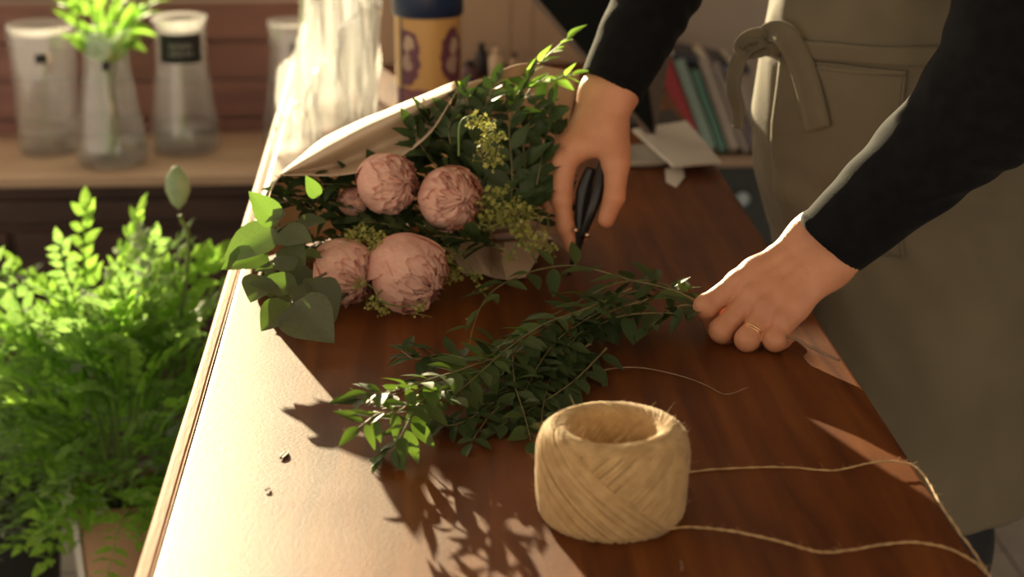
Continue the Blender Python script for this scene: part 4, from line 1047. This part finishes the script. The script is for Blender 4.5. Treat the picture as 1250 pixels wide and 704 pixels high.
# ---- peonies
def petal_mat():
    m = bpy.data.materials.new('peony_petal'); m.use_nodes = True
    nt = m.node_tree; N = nt.nodes; L = nt.links; b = N['Principled BSDF']; b.inputs['Roughness'].default_value = 0.6
    uv = N.new('ShaderNodeTexCoord'); sp = N.new('ShaderNodeSeparateXYZ'); L.new(uv.outputs['UV'], sp.inputs[0])
    oi = N.new('ShaderNodeObjectInfo')
    r = N.new('ShaderNodeValToRGB'); e = r.color_ramp.elements
    e[0].position = 0.0; e[0].color = (0.88, 0.40, 0.31, 1); e[1].position = 0.95; e[1].color = (0.95, 0.60, 0.47, 1)
    L.new(sp.outputs[1], r.inputs[0])
    n = N.new('ShaderNodeTexNoise'); n.inputs['Scale'].default_value = 26; n.inputs['Detail'].default_value = 3
    mp = N.new('ShaderNodeMapping'); mp.inputs['Scale'].default_value = (1, 0.35, 1); L.new(uv.outputs['UV'], mp.inputs[0]); L.new(mp.outputs[0], n.inputs['Vector'])
    rn = N.new('ShaderNodeMapRange'); rn.inputs[1].default_value = 0.3; rn.inputs[2].default_value = 0.7; rn.inputs[3].default_value = 0.88; rn.inputs[4].default_value = 1.06
    L.new(n.outputs[0], rn.inputs[0])
    sc = N.new('ShaderNodeVectorMath'); sc.operation = 'SCALE'; L.new(r.outputs[0], sc.inputs[0]); L.new(rn.outputs[0], sc.inputs['Scale'])
    n2 = N.new('ShaderNodeTexNoise'); n2.inputs['Scale'].default_value = 7; L.new(uv.outputs['UV'], n2.inputs['Vector'])
    ad = N.new('ShaderNodeMath'); ad.operation = 'MULTIPLY_ADD'; ad.inputs[1].default_value = 0.35; L.new(n2.outputs[0], ad.inputs[0]); L.new(sp.outputs[1], ad.inputs[2])
    ed = N.new('ShaderNodeMapRange'); ed.inputs[1].default_value = 1.15; ed.inputs[2].default_value = 1.24; L.new(ad.outputs[0], ed.inputs[0])
    mx = N.new('ShaderNodeMix'); mx.data_type = 'RGBA'; L.new(ed.outputs[0], mx.inputs[0]); L.new(sc.outputs[0], mx.inputs[6]); mx.inputs[7].default_value = (0.52, 0.11, 0.13, 1)
    L.new(mx.outputs[2], b.inputs['Base Color'])
    t = N.new('ShaderNodeBsdfTranslucent'); L.new(mx.outputs[2], t.inputs[0]); ms = N.new('ShaderNodeMixShader'); ms.inputs[0].default_value = 0.28
    L.new(b.outputs[0], ms.inputs[1]); L.new(t.outputs[0], ms.inputs[2]); L.new(ms.outputs[0], N['Material Output'].inputs[0])
    return m
M_PETAL = petal_mat()
def petal_mesh(seed, r0, top, half, flare, ruffle, nu=16, nv=12, squash=0.95):
    """part of a ball shell of radius r0, from its foot (axis -Z) up to polar angle top; ruffled rim"""
    rr = random.Random(seed); ph = rr.uniform(0, 9); rows = []; uvs = []
    notch = rr.uniform(-0.3, 0.3)
    for i in range(nu+1):
        u = i/nu*2-1; row = []
        tp = top+R(10)*abs(u)**2.5+R(7)*ruffle*math.sin(u*5+ph)+R(4)*ruffle*math.sin(u*13+ph*3)+R(13)*math.exp(-((u-notch)/0.13)**2)*ruffle
        for j in range(nv+1):
            v = j/nv; th = R(172)+(tp-R(172))*v
            w = half*(0.25+0.75*math.sin(math.pi*min(1, 0.12+v*0.72))**0.8); az = u*w
            rad = r0*(1+flare*v**3+0.05*ruffle*v*v*math.sin(u*6+ph*2)+0.05*ruffle*v**4*math.sin(u*17+ph)+0.02*mnoise.noise((u*2+seed, v*2, 3)))
            row.append(Vector((rad*math.sin(th)*math.sin(az), -rad*math.sin(th)*math.cos(az), squash*rad*math.cos(th))))
            uvs.append((u*0.5+0.5+seed*0.37, v))
        rows.append(row)
    mb = MB(); mb.grid(rows); me = mb.mesh('petal'); me.materials.append(M_PETAL)
    ul = me.uv_layers.new(name='UVMap')
    for p in me.polygons:
        for li in p.loop_indices: ul.data[li].uv = uvs[me.loops[li].vertex_index]
    return me
LAY = [(4, 1.0, 60, 64, 0.10, 0.8), (5, 0.97, 45, 56, 0.09, 1.0), (5, 0.93, 34, 50, 0.08, 1.2), (6, 0.88, 22, 44, 0.08, 1.5), (6, 0.82, 9, 42, 0.07, 1.8), (6, 0.77, -10, 44, 0.04, 1.8), (4, 0.72, -25, 46, 0.05, 1.8)]
PETALS = [[petal_mesh(10*k+q, r0, R(tp), R(hf), fl, rf) for q in range(2)] for k, (n, r0, tp, hf, fl, rf) in enumerate(LAY)]
def peony(label, px, py, Y, r, axis, seed, loose=0, lay0=0):
    c = bt(px, py, Y); rr = random.Random(seed)
    axis = Vector(axis).normalized()
    p = empty('peony', c, label, 'flower', 'pink peonies in the wrapped bouquet')
    B = Vector((0, 0, 1)).rotation_difference(axis).to_matrix().to_4x4()
    for k, (n, *_x) in enumerate(LAY):
        if k < lay0: continue
        o0 = rr.uniform(0, 6)
        for q in range(n):
            M = Matrix.Translation(c) @ B @ Matrix.Rotation(o0+2*math.pi*q/n+rr.uniform(-.12, .12), 4, 'Z') @ Matrix.Rotation(R(rr.uniform(-3, 3) if k < 2 else rr.uniform(-13, 13)), 4, 'X') @ Matrix.Scale(r*rr.uniform(0.97, 1.03), 4)
            obj('petal', PETALS[k][q % 2], None, p, M)
    for q in range(loose):    # opened guard petals
        M = Matrix.Translation(c-axis*r*0.25) @ B @ Matrix.Rotation(rr.uniform(0, 6.3), 4, 'Z') @ Matrix.Rotation(R(28), 4, 'X') @ Matrix.Scale(r*0.95, 4)
        obj('petal', PETALS[1][q % 2], None, p, M)
    mb = MB(); end = Vector((0.15, 2.46, 0.93)); b = c-axis*r*0.85
    mb.tube(spline([b, b.lerp(end, 0.5)-axis*0.01, end], 10), 0.003, 6); obj('stem', mb.mesh('stem'), M_STEMG, p)
    return p
RV, DV, CV = Vector(RT), Vector(-UP), Vector(-FW)   # right, down, towards the lens, as directions in the place
def dirv(r, d, c): return RV*r+DV*d+CV*c
peony('closed pink peony tucked under the paper flap, upper left of the blooms', 472, 224, 2.405, 0.0365, dirv(.75, .05, .65), 1, 1)
peony('round pink peony right of the others, whole ball showing', 548, 242, 2.375, 0.0385, dirv(.55, .1, .85), 2)
peony('pale pink peony with freckled crown, lowest left next to the eucalyptus', 421, 331, 2.195, 0.0385, dirv(.7, .45, .6), 3, 1)
peony('largest pale peach peony with frilled crown facing lower right', 498, 334, 2.165, 0.0455, dirv(.8, .5, .45), 4, 2)
peony('small dusky pink peony bud half hidden in shade behind the upper peony', 431, 247, 2.47, 0.019, dirv(-.2, -.2, .9), 5, 0, 1)
peony('pink peony mostly hidden behind the fingers of the right hand', 662, 226, 2.66, 0.028, dirv(-.1, -.2, .9), 6, 0, 1)

# ---- eucalyptus: broad leaves placed one by one on two sprigs
EUC = [leaf_mesh('eucalyptus_leaf', M_EUC, w, sh, 0.10, dr, 0.05, 9, 6, k, 0.05) for k, (w, sh, dr) in enumerate(((0.66, 'ovate', 0.03), (0.74, 'ovate', 0.06), (0.60, 'ovate', 0.02)))]
def leaf_between(meshes, parent, b, t, k, tilt=(0, 0, 0)):
    d = t-b; n = Vector(CV)*0.75+Vector((0, 0, 0.55))+Vector(tilt)
    put_leaf(meshes[k % len(meshes)], parent, b, d, n, d.length)
def euc_sprig(label, stem, leaves):
    P = spline(stem, 20); e = empty('eucalyptus_sprig', P[0], label, 'foliage', 'eucalyptus sprigs in the bouquet')
    mb = MB(); mb.tube(P, 0.0018, 6); obj('stem', mb.mesh('stem'), M_STEMD, e)
    for k, (bx_, by_, bY, tx, ty, tY, *tl) in enumerate(leaves):
        leaf_between(EUC, e, bt(bx_, by_, bY), bt(tx, ty, tY), k, tl[0] if tl else (0, 0, 0))
euc_sprig('eucalyptus sprig with broad leaves overhanging the table edge, lit green', [at(430, 268, 2.30), at(385, 268, 2.24), at(345, 276, 2.20), at(325, 300, 2.18)],
    [(340, 276, 2.20, 304, 233, 2.20, (-.2, .3, 0)), (341, 279, 2.19, 270, 317, 2.15, (-.1, 0, .4)), (328, 306, 2.18, 270, 328, 2.13), (338, 284, 2.18, 381, 294, 2.13, (.1, -.1, .2)), (361, 272, 2.20, 400, 268, 2.20, (0, .3, .3)), (389, 243, 2.27, 373, 214, 2.27), (350, 262, 2.22, 318, 262, 2.23, (.5, 0, .2)), (345, 300, 2.17, 372, 322, 2.13)])
euc_sprig('eucalyptus sprig with large grey leaves drooping over the table', [at(430, 322, 2.22), at(395, 335, 2.14), at(362, 360, 2.07), at(350, 385, 2.00)],
    [(367, 351, 2.08, 303, 345, 2.08, (0, .2, .3)), (326, 336, 2.12, 306, 366, 2.06), (358, 369, 2.03, 319, 403, 1.96, (-.1, 0, -.35)), (354, 369, 2.01, 407, 417, 1.93, (.1, 0, -.35)), (371, 343, 2.09, 409, 389, 2.02, (.3, 0, -.3)), (345, 325, 2.14, 310, 330, 2.14, (0, .4, 0)), (385, 338, 2.11, 402, 366, 2.05, (.3, 0, .2)), (360, 330, 2.12, 334, 312, 2.15, (0, 0, .6)), (395, 310, 2.19, 362, 312, 2.15, (0, .2, .4))])

euc_sprig('added low eucalyptus sprig blocking sun from the wood beneath the drooping grey leaves', [atz(430, 345, .912), atz(390, 350, .915), atz(350, 352, .92), atz(322, 350, .925)],  # extra sprig, added so upright leaves stop sun slipping under the others
    [(395, 352, 2.215, 385, 322, 2.20, (.4, 0, 0)), (378, 352, 2.225, 362, 318, 2.22, (-.3, 0, 0)), (362, 354, 2.22, 340, 322, 2.21, (.2, 0, 0)), (350, 356, 2.215, 322, 330, 2.21), (340, 356, 2.22, 312, 352, 2.20), (400, 352, 2.21, 402, 380, 2.10, (0, 0, .5)), (372, 354, 2.205, 362, 386, 2.09, (0, 0, .5))])
# ---- leafy branches filling the paper
rnd = random.Random(21)
DK = [leaf_mesh('dark_leaf', M_DGREEN, w, 'lance', 0.12, dr, 0.08, 7, 4, k) for k, (w, dr) in enumerate(((0.50, 0.1), (0.44, 0.25), (0.55, 0.05)))]
MD = [leaf_mesh('mid_leaf', M_MGREEN, w, 'lance', 0.12, dr, 0.08, 7, 4, 5+k) for k, (w, dr) in enumerate(((0.38, 0.12), (0.32, 0.3)))]
BR = [leaf_mesh('bright_leaf', M_LIME, w, 'ovate', 0.14, 0.12, 0.05, 7, 4, 9+k) for k, w in enumerate((0.44, 0.38))]
G = 'dark leafy branches inside the paper'
def br(label, pts, n, lv=DK, size=0.046, rad=0.0014, spread=55, **k):
    sprig('leafy_branch', label, 'foliage', G, [bt(*p) for p in pts], lv, M_STEMD, size, rnd, n, rad, 0.12, spread, 0.4, floor_z=0.902, **k)
br('dark leafy branch rising along the paper edge left of the bright top sprig', [(580, 280, 2.44), (560, 215, 2.50), (548, 160, 2.56), (560, 118, 2.60)], 13)
br('dark leafy branch in the middle of the paper, tip at the rim', [(600, 290, 2.44), (592, 215, 2.51), (588, 150, 2.58), (602, 105, 2.63)], 13)
br('dark leafy branch ending beneath the curled brown paper rim', [(622, 285, 2.45), (625, 210, 2.52), (622, 150, 2.60), (640, 100, 2.66)], 13)
br('dark leafy branch nearest the wrist of the right hand', [(640, 285, 2.47), (656, 220, 2.52), (664, 175, 2.58), (672, 130, 2.62)], 11)
br('dark leafy branch between the two upper peonies', [(600, 300, 2.42), (560, 240, 2.47), (522, 190, 2.50), (505, 160, 2.53)], 13)
br('dark leafy branch behind the upper left peony under the flap', [(560, 290, 2.44), (500, 250, 2.48), (440, 228, 2.50), (385, 224, 2.48)], 12)
br('dark branch low between peonies and eucalyptus', [(540, 300, 2.38), (480, 285, 2.36), (420, 285, 2.34), (380, 300, 2.30)], 12)
br('dark branch crossing the shaded gap under the right peony', [(610, 300, 2.42), (560, 285, 2.36), (520, 290, 2.30), (480, 285, 2.28)], 10)
br('short dark branch filling the left corner of the paper', [(470, 270, 2.44), (410, 250, 2.46), (360, 240, 2.46)], 9)
br('dark leafy branch along the inner back of the flap', [(600, 260, 2.50), (560, 190, 2.58), (530, 160, 2.60), (520, 145, 2.60)], 12)
br('broad dark branch right of the drooping yellow-green florets', [(630, 280, 2.46), (640, 220, 2.53), (640, 165, 2.6), (655, 125, 2.66)], 12, DK, 0.05)
br('dark leafy branch in the deep shade under the flap, nearest its fold', [(540, 260, 2.50), (480, 215, 2.56), (420, 210, 2.56), (362, 218, 2.52)], 12)
br('dark branch behind the small dusky bud', [(500, 290, 2.42), (450, 260, 2.48), (400, 238, 2.50), (352, 232, 2.48)], 12)
br('dark branch between the drooping florets and the round peony', [(600, 270, 2.45), (575, 215, 2.50), (540, 195, 2.54), (520, 180, 2.56)], 12)
br('dark branch behind the wrist of the right hand', [(650, 290, 2.48), (668, 240, 2.55), (680, 190, 2.60), (676, 150, 2.62)], 11)
br('dark branch low behind the lowest left peony', [(520, 300, 2.30), (460, 300, 2.30), (400, 295, 2.30), (355, 285, 2.28)], 13)
br('dark branch at the left corner below the small bud', [(480, 280, 2.38), (430, 268, 2.40), (380, 255, 2.42), (345, 245, 2.40)], 12)
br('dark branch in the gap between the four large peonies', [(560, 310, 2.26), (520, 290, 2.30), (480, 275, 2.32), (440, 270, 2.34)], 12)
br('dark branch under the round peony beside the crumpled paper', [(620, 305, 2.30), (580, 295, 2.28), (545, 288, 2.27), (510, 290, 2.24)], 11)
br('dark branch on the right inner wall of the paper', [(670, 285, 2.42), (665, 230, 2.60), (650, 170, 2.70), (630, 125, 2.74)], 13, DK, 0.05)
br('dark branch on the inner wall left of the drooping florets', [(600, 290, 2.44), (570, 210, 2.64), (560, 165, 2.70), (575, 130, 2.74)], 13, DK, 0.05)
br('dark branch filling the gap between the upper peonies, close against the wrap', [(560, 290, 2.40), (530, 235, 2.52), (515, 195, 2.60), (525, 165, 2.62)], 12, DK, 0.05)
br('dark branch at the foot of the wrap behind the upper left peony', [(520, 290, 2.36), (470, 260, 2.46), (430, 240, 2.50), (395, 228, 2.50)], 12, DK, 0.05)
br('bright green sprig standing highest against the black screen', [(612, 150, 2.64), (645, 92, 2.66), (668, 68, 2.66), (691, 48, 2.66)], 5, BR, 0.043, 0.0012, 45)
br('bright green sprig arching right above the wrist', [(620, 160, 2.62), (650, 105, 2.64), (675, 98, 2.63), (696, 92, 2.62)], 5, BR, 0.042, 0.0012, 50)
br('light green sprig peeping over the paper rim above the flap', [(570, 160, 2.60), (572, 125, 2.62), (567, 112, 2.62)], 2, BR, 0.022, 0.001, 50)

# ---- yellow-green filler florets
def cluster_mesh(seed):
    rr = random.Random(seed); mb = MB()
    for k in range(26):
        p = Vector((rr.gauss(0, .42), rr.gauss(0, .42), rr.gauss(0, .36))); nrm = (p+Vector((0, 0, .5))+Vector((rr.uniform(-.4, .4), rr.uniform(-.4, .4), rr.uniform(-.2, .4)))).normalized()
        B_ = basis(nrm.orthogonal(), nrm); s = rr.uniform(.16, .26); vs = [p]; fs = []
        for q in range(10):
            a = 2*math.pi*q/10; r_ = s if q % 2 == 0 else s*0.42
            vs.append(p+B_.to_3x3() @ Vector((r_*math.cos(a), r_*math.sin(a), 0.10*s if q % 2 == 0 else 0)))
        for q in range(10): fs.append((0, 1+q, 1+(q+1) % 10))
        mb.add(vs, fs); mb.tube([Vector((0, 0, -.5)), p*0.5+Vector((0, 0, -.2)), p], 0.018, 3, False)
    me = mb.mesh('floret_cluster', False); me.materials.append(M_FILL); return me
CLU = [cluster_mesh(k) for k in range(4)]
def filler(label, stem, pts):
    P = spline([bt(*p) for p in stem], 18); e = empty('filler_sprig', P[0], label, 'filler flower', 'yellow-green filler flowers in the bouquet')
    mb = MB(); mb.tube(P, [0.0014-0.0006*i/17 for i in range(18)], 6)
    obj('stem', mb.mesh('stem'), M_STEMG, e)
    for k, (x, y, Y, s) in enumerate(pts):
        c = bt(x, y, Y); q = min(P, key=lambda v: (v-c).length)
        mb = MB(); mb.tube([q, q.lerp(c, .5)+Vector((0, 0, .004)), c], 0.0006, 5); obj('twig', mb.mesh('twig'), M_STEMG, e)
        obj('floret_cluster', CLU[k % 4], None, e, Matrix.Translation(c) @ Matrix.Rotation(k*1.3, 4, 'Z') @ Matrix.Rotation(R(35), 4, 'X') @ Matrix.Scale(s*1.2, 4))
filler('drooping yellow-green floret sprig in front of the dark leaves, above the right peony', [(560, 190, 2.30), (562, 150, 2.28), (580, 143, 2.26), (594, 165, 2.25), (600, 190, 2.25)], [(583, 147, 2.25, .015), (597, 157, 2.24, .013), (594, 176, 2.24, .015), (600, 193, 2.24, .016), (608, 165, 2.25, .011)])
filler('yellow-green floret sprig just right of the round peony', [(640, 300, 2.40), (620, 270, 2.36), (600, 250, 2.35), (592, 235, 2.36)], [(598, 240, 2.35, .017), (592, 265, 2.33, .018), (612, 262, 2.34, .020), (625, 250, 2.36, .017), (632, 275, 2.34, .018), (612, 235, 2.38, .013), (648, 258, 2.36, .015)])
filler('yellow-green floret sprig below the knuckles of the right hand', [(655, 320, 2.32), (645, 305, 2.31), (630, 295, 2.31)], [(655, 298, 2.30, .015), (640, 288, 2.32, .016), (622, 312, 2.29, .011), (660, 285, 2.34, .012), (672, 300, 2.31, .010)])
filler('yellow-green floret sprig above the lowest left peony', [(470, 300, 2.26), (450, 288, 2.23), (430, 285, 2.22)], [(447, 287, 2.20, .013), (427, 288, 2.20, .013), (459, 300, 2.165, .012), (438, 278, 2.22, .010), (462, 286, 2.20, .011)])
filler('yellow-green floret sprig under the largest peony, touching the table', [(470, 350, 2.14), (460, 365, 2.11), (490, 375, 2.09)], [(457, 370, 2.10, .012), (512, 377, 2.08, .012), (470, 378, 2.07, .008), (437, 345, 2.135, .010)])
filler('yellow-green floret sprig between the largest peony and the crumpled paper', [(590, 300, 2.36), (560, 310, 2.29), (548, 320, 2.25)], [(548, 297, 2.32, .014), (545, 318, 2.24, .013), (556, 334, 2.20, .014), (538, 302, 2.28, .010), (580, 335, 2.24, .010), (590, 352, 2.20, .010)])
# ================================================================== LOOSE GREENERY BEING TIED
rnd = random.Random(33)
TW = [leaf_mesh('willow_leaf', M_DGREEN, w, 'lance', 0.12, dr, 0.06, 7, 4, 50+k) for k, (w, dr) in enumerate(((0.46, 0.1), (0.38, 0.22), (0.52, 0.08)))]
TG = [leaf_mesh('olive_green_leaf', M_MGREEN, w, 'lance', 0.12, dr, 0.06, 7, 4, 60+k) for k, (w, dr) in enumerate(((0.50, 0.1), (0.40, 0.2)))]
G = 'loose leafy sprigs on the table'
def lo(label, pts, n, lv=None, size=0.044, rad=0.0013, **k):
    sprig('leafy_sprig', label, 'sprig', G, [atz(*p) for p in pts], lv or TW+TG, M_STEMD, size, rnd, n, rad, k.pop('start', 0.06), k.pop('spread', 55), k.pop('up', 0.6), floor_z=0.901, **k)
lo('arching leafy sprig held at the left fist and passing under the snips', [(858, 370, .935), (815, 352, .945), (768, 341, .948), (722, 328, .948), (690, 324, .945), (650, 331, .942), (613, 347, .938), (592, 366, .932), (579, 395, .925), (571, 430, .915), (566, 452, .91)], 13, TG, 0.046)
lo('long sprig from the fist running down the middle of the bunch to its left tip', [(860, 376, .93), (805, 345, .945), (752, 346, .945), (704, 370, .945), (660, 392, .945), (625, 410, .942), (598, 434, .938), (555, 456, .935), (505, 474, .935), (470, 484, .938), (440, 487, .94)], 19)
lo('sprig from the fist along the lower right side of the bunch', [(862, 384, .925), (810, 382, .932), (757, 386, .935), (696, 412, .932), (657, 432, .93), (605, 468, .922), (565, 500, .915)], 15)
lo('leafy sprig bending down toward the twine roll', [(780, 368, .94), (735, 385, .935), (700, 415, .93), (676, 450, .922), (664, 490, .914), (660, 528, .906)], 13)
lo('leafy sprig hanging through the centre of the bunch toward the table front', [(720, 375, .94), (665, 400, .942), (630, 425, .94), (628, 465, .93), (640, 505, .918), (648, 538, .906)], 13)
lo('leafy sprig at the left tip of the bunch, leaves standing up in the sun', [(650, 425, .935), (595, 440, .945), (548, 456, .955), (508, 468, .962), (478, 478, .968), (452, 480, .972)], 13, TG, 0.046)
lo('leafy sprig curling down at the lower left end of the bunch', [(620, 450, .93), (550, 470, .94), (512, 492, .945), (496, 520, .935), (482, 545, .918), (466, 556, .908)], 14, TG, 0.042)
lo('leafy sprig on the upper left side of the bunch lying in shade', [(640, 445, .925), (580, 440, .932), (540, 432, .93), (508, 438, .93), (490, 428, .93)], 11, TW)
lo('dark sprig along the underside of the bunch', [(720, 420, .925), (655, 455, .92), (605, 490, .914), (565, 515, .91), (535, 520, .908)], 14, TW)
lo('dark sprig close behind the twine roll', [(740, 425, .918), (700, 465, .914), (650, 498, .91), (610, 520, .907)], 12, TW)
lo('dark sprig in the thick middle of the bunch', [(790, 365, .935), (730, 395, .93), (690, 430, .926), (650, 465, .922), (610, 480, .92)], 14, TW)
lo('short dark sprig beside the left fist', [(862, 380, .93), (838, 372, .94), (815, 380, .935), (790, 402, .93)], 6, TW, 0.042)
lo('dark sprig crossing under the snips toward the fist', [(690, 420, .92), (720, 385, .925), (760, 360, .932), (800, 352, .938), (835, 358, .938)], 11, TW, 0.042)
lo('small sprig at the left end of the bunch lit from behind', [(560, 455, .93), (520, 470, .945), (490, 500, .955), (462, 505, .958), (440, 520, .955)], 8, TG, 0.044)
lo('dark sprig filling the heart of the bunch over the shadow', [(680, 400, .925), (655, 430, .925), (640, 470, .92), (600, 505, .912), (575, 540, .905)], 13, TW)

lo('dark sprig thickening the right middle of the bunch below the snips', [(745, 372, .945), (712, 392, .94), (680, 415, .935), (655, 450, .93), (640, 480, .92)], 13, TW)
lo('dark sprig low in the bunch toward its lower edge', [(735, 400, .92), (700, 440, .915), (680, 480, .91), (640, 515, .906)], 12, TW)
lo('sprig over the top of the bunch with long drooping leaves', [(770, 352, .95), (720, 375, .955), (665, 395, .955), (620, 425, .95), (580, 460, .945), (545, 490, .94)], 14, TG)
def twig(nm, label, cat, pts, rads, m=M_WOODY):
    mb = MB(); P = wobble(spline([atz(*p) for p in pts], 40), 0.0006, 3); mb.tube(P, list(np.interp(np.linspace(0, 1, 40), np.linspace(0, 1, len(rads)), rads)), 6)
    return tag(centred(nm, mb.mesh(nm), m), label, cat)
twig('dry_twig', 'thin dry twig curving across the table behind the twine roll', 'twig', [(680, 482, .908), (712, 461, .906), (745, 450, .905), (785, 449, .904), (832, 459, .903), (862, 470, .9025), (886, 481, .9025), (912, 473, .906)], [.0011, .0009, .0007, .0005])
twig('cut_stem', 'woody cut stem end poking out right of the left fist', 'twig', [(915, 402, .915), (965, 412, .922), (990, 424, .920), (1025, 440, .917)], [.0018, .0017, .0016, .0016])
twig('stem_offcut', 'tiny stem offcut on the sunlit wood right of the twine roll', 'twig', [(831, 684, .9015), (833, 691, .9012), (832, 696, .9015)], [.0009, .0009])
M_SCRAP = mat('dried_leaf_scrap', (0.10, 0.075, 0.045), 0.7, (0.15, 0.11, 0.07), 60)
def scrap(label, px, py, L_, w, ang, nm='leaf_scrap'):
    c = atz(px, py, .9006); rows = []
    for i in range(7):
        t = i/6; ww = w*math.sin(math.pi*min(.97, max(.05, t)))**0.6
        rows.append([c+Matrix.Rotation(R(ang), 3, 'Z') @ Vector(((t-.5)*L_, u*ww/2, 0.0006+0.0007*abs(u)+0.0005*math.sin(t*4))) for u in (-1, -.5, 0, .5, 1)])
    mb = MB(); mb.grid(rows); o = centred(nm, mb.mesh(nm), M_SCRAP); tag(o, label, 'leaf scrap'); s = o.modifiers.new('thickness', 'SOLIDIFY'); s.thickness = .0005
scrap('oval dark leaf scrap lying on the bright bare part of the table', 347, 556, .020, .0075, 75)
scrap('small square leaf crumb on the bright wood below the oval scrap', 327, 598, .008, .004, 60)
mb = MB(); c = atz(572, 390, .9025); vs = [c+Vector((0, 0, .001))]
for q in range(10):
    a = 2*math.pi*q/10; r_ = .0052 if q % 2 == 0 else .0022; vs.append(c+Vector((r_*math.cos(a), r_*1.3*math.sin(a), .0008 if q % 2 == 0 else 0)))
mb.add(vs, [(0, 1+q, 1+(q+1) % 10) for q in range(10)])
tag(centred('fallen_floret', mb.mesh('fallen_floret', False), M_FILL), 'single star-shaped yellow-green floret dropped on the table', 'floret')
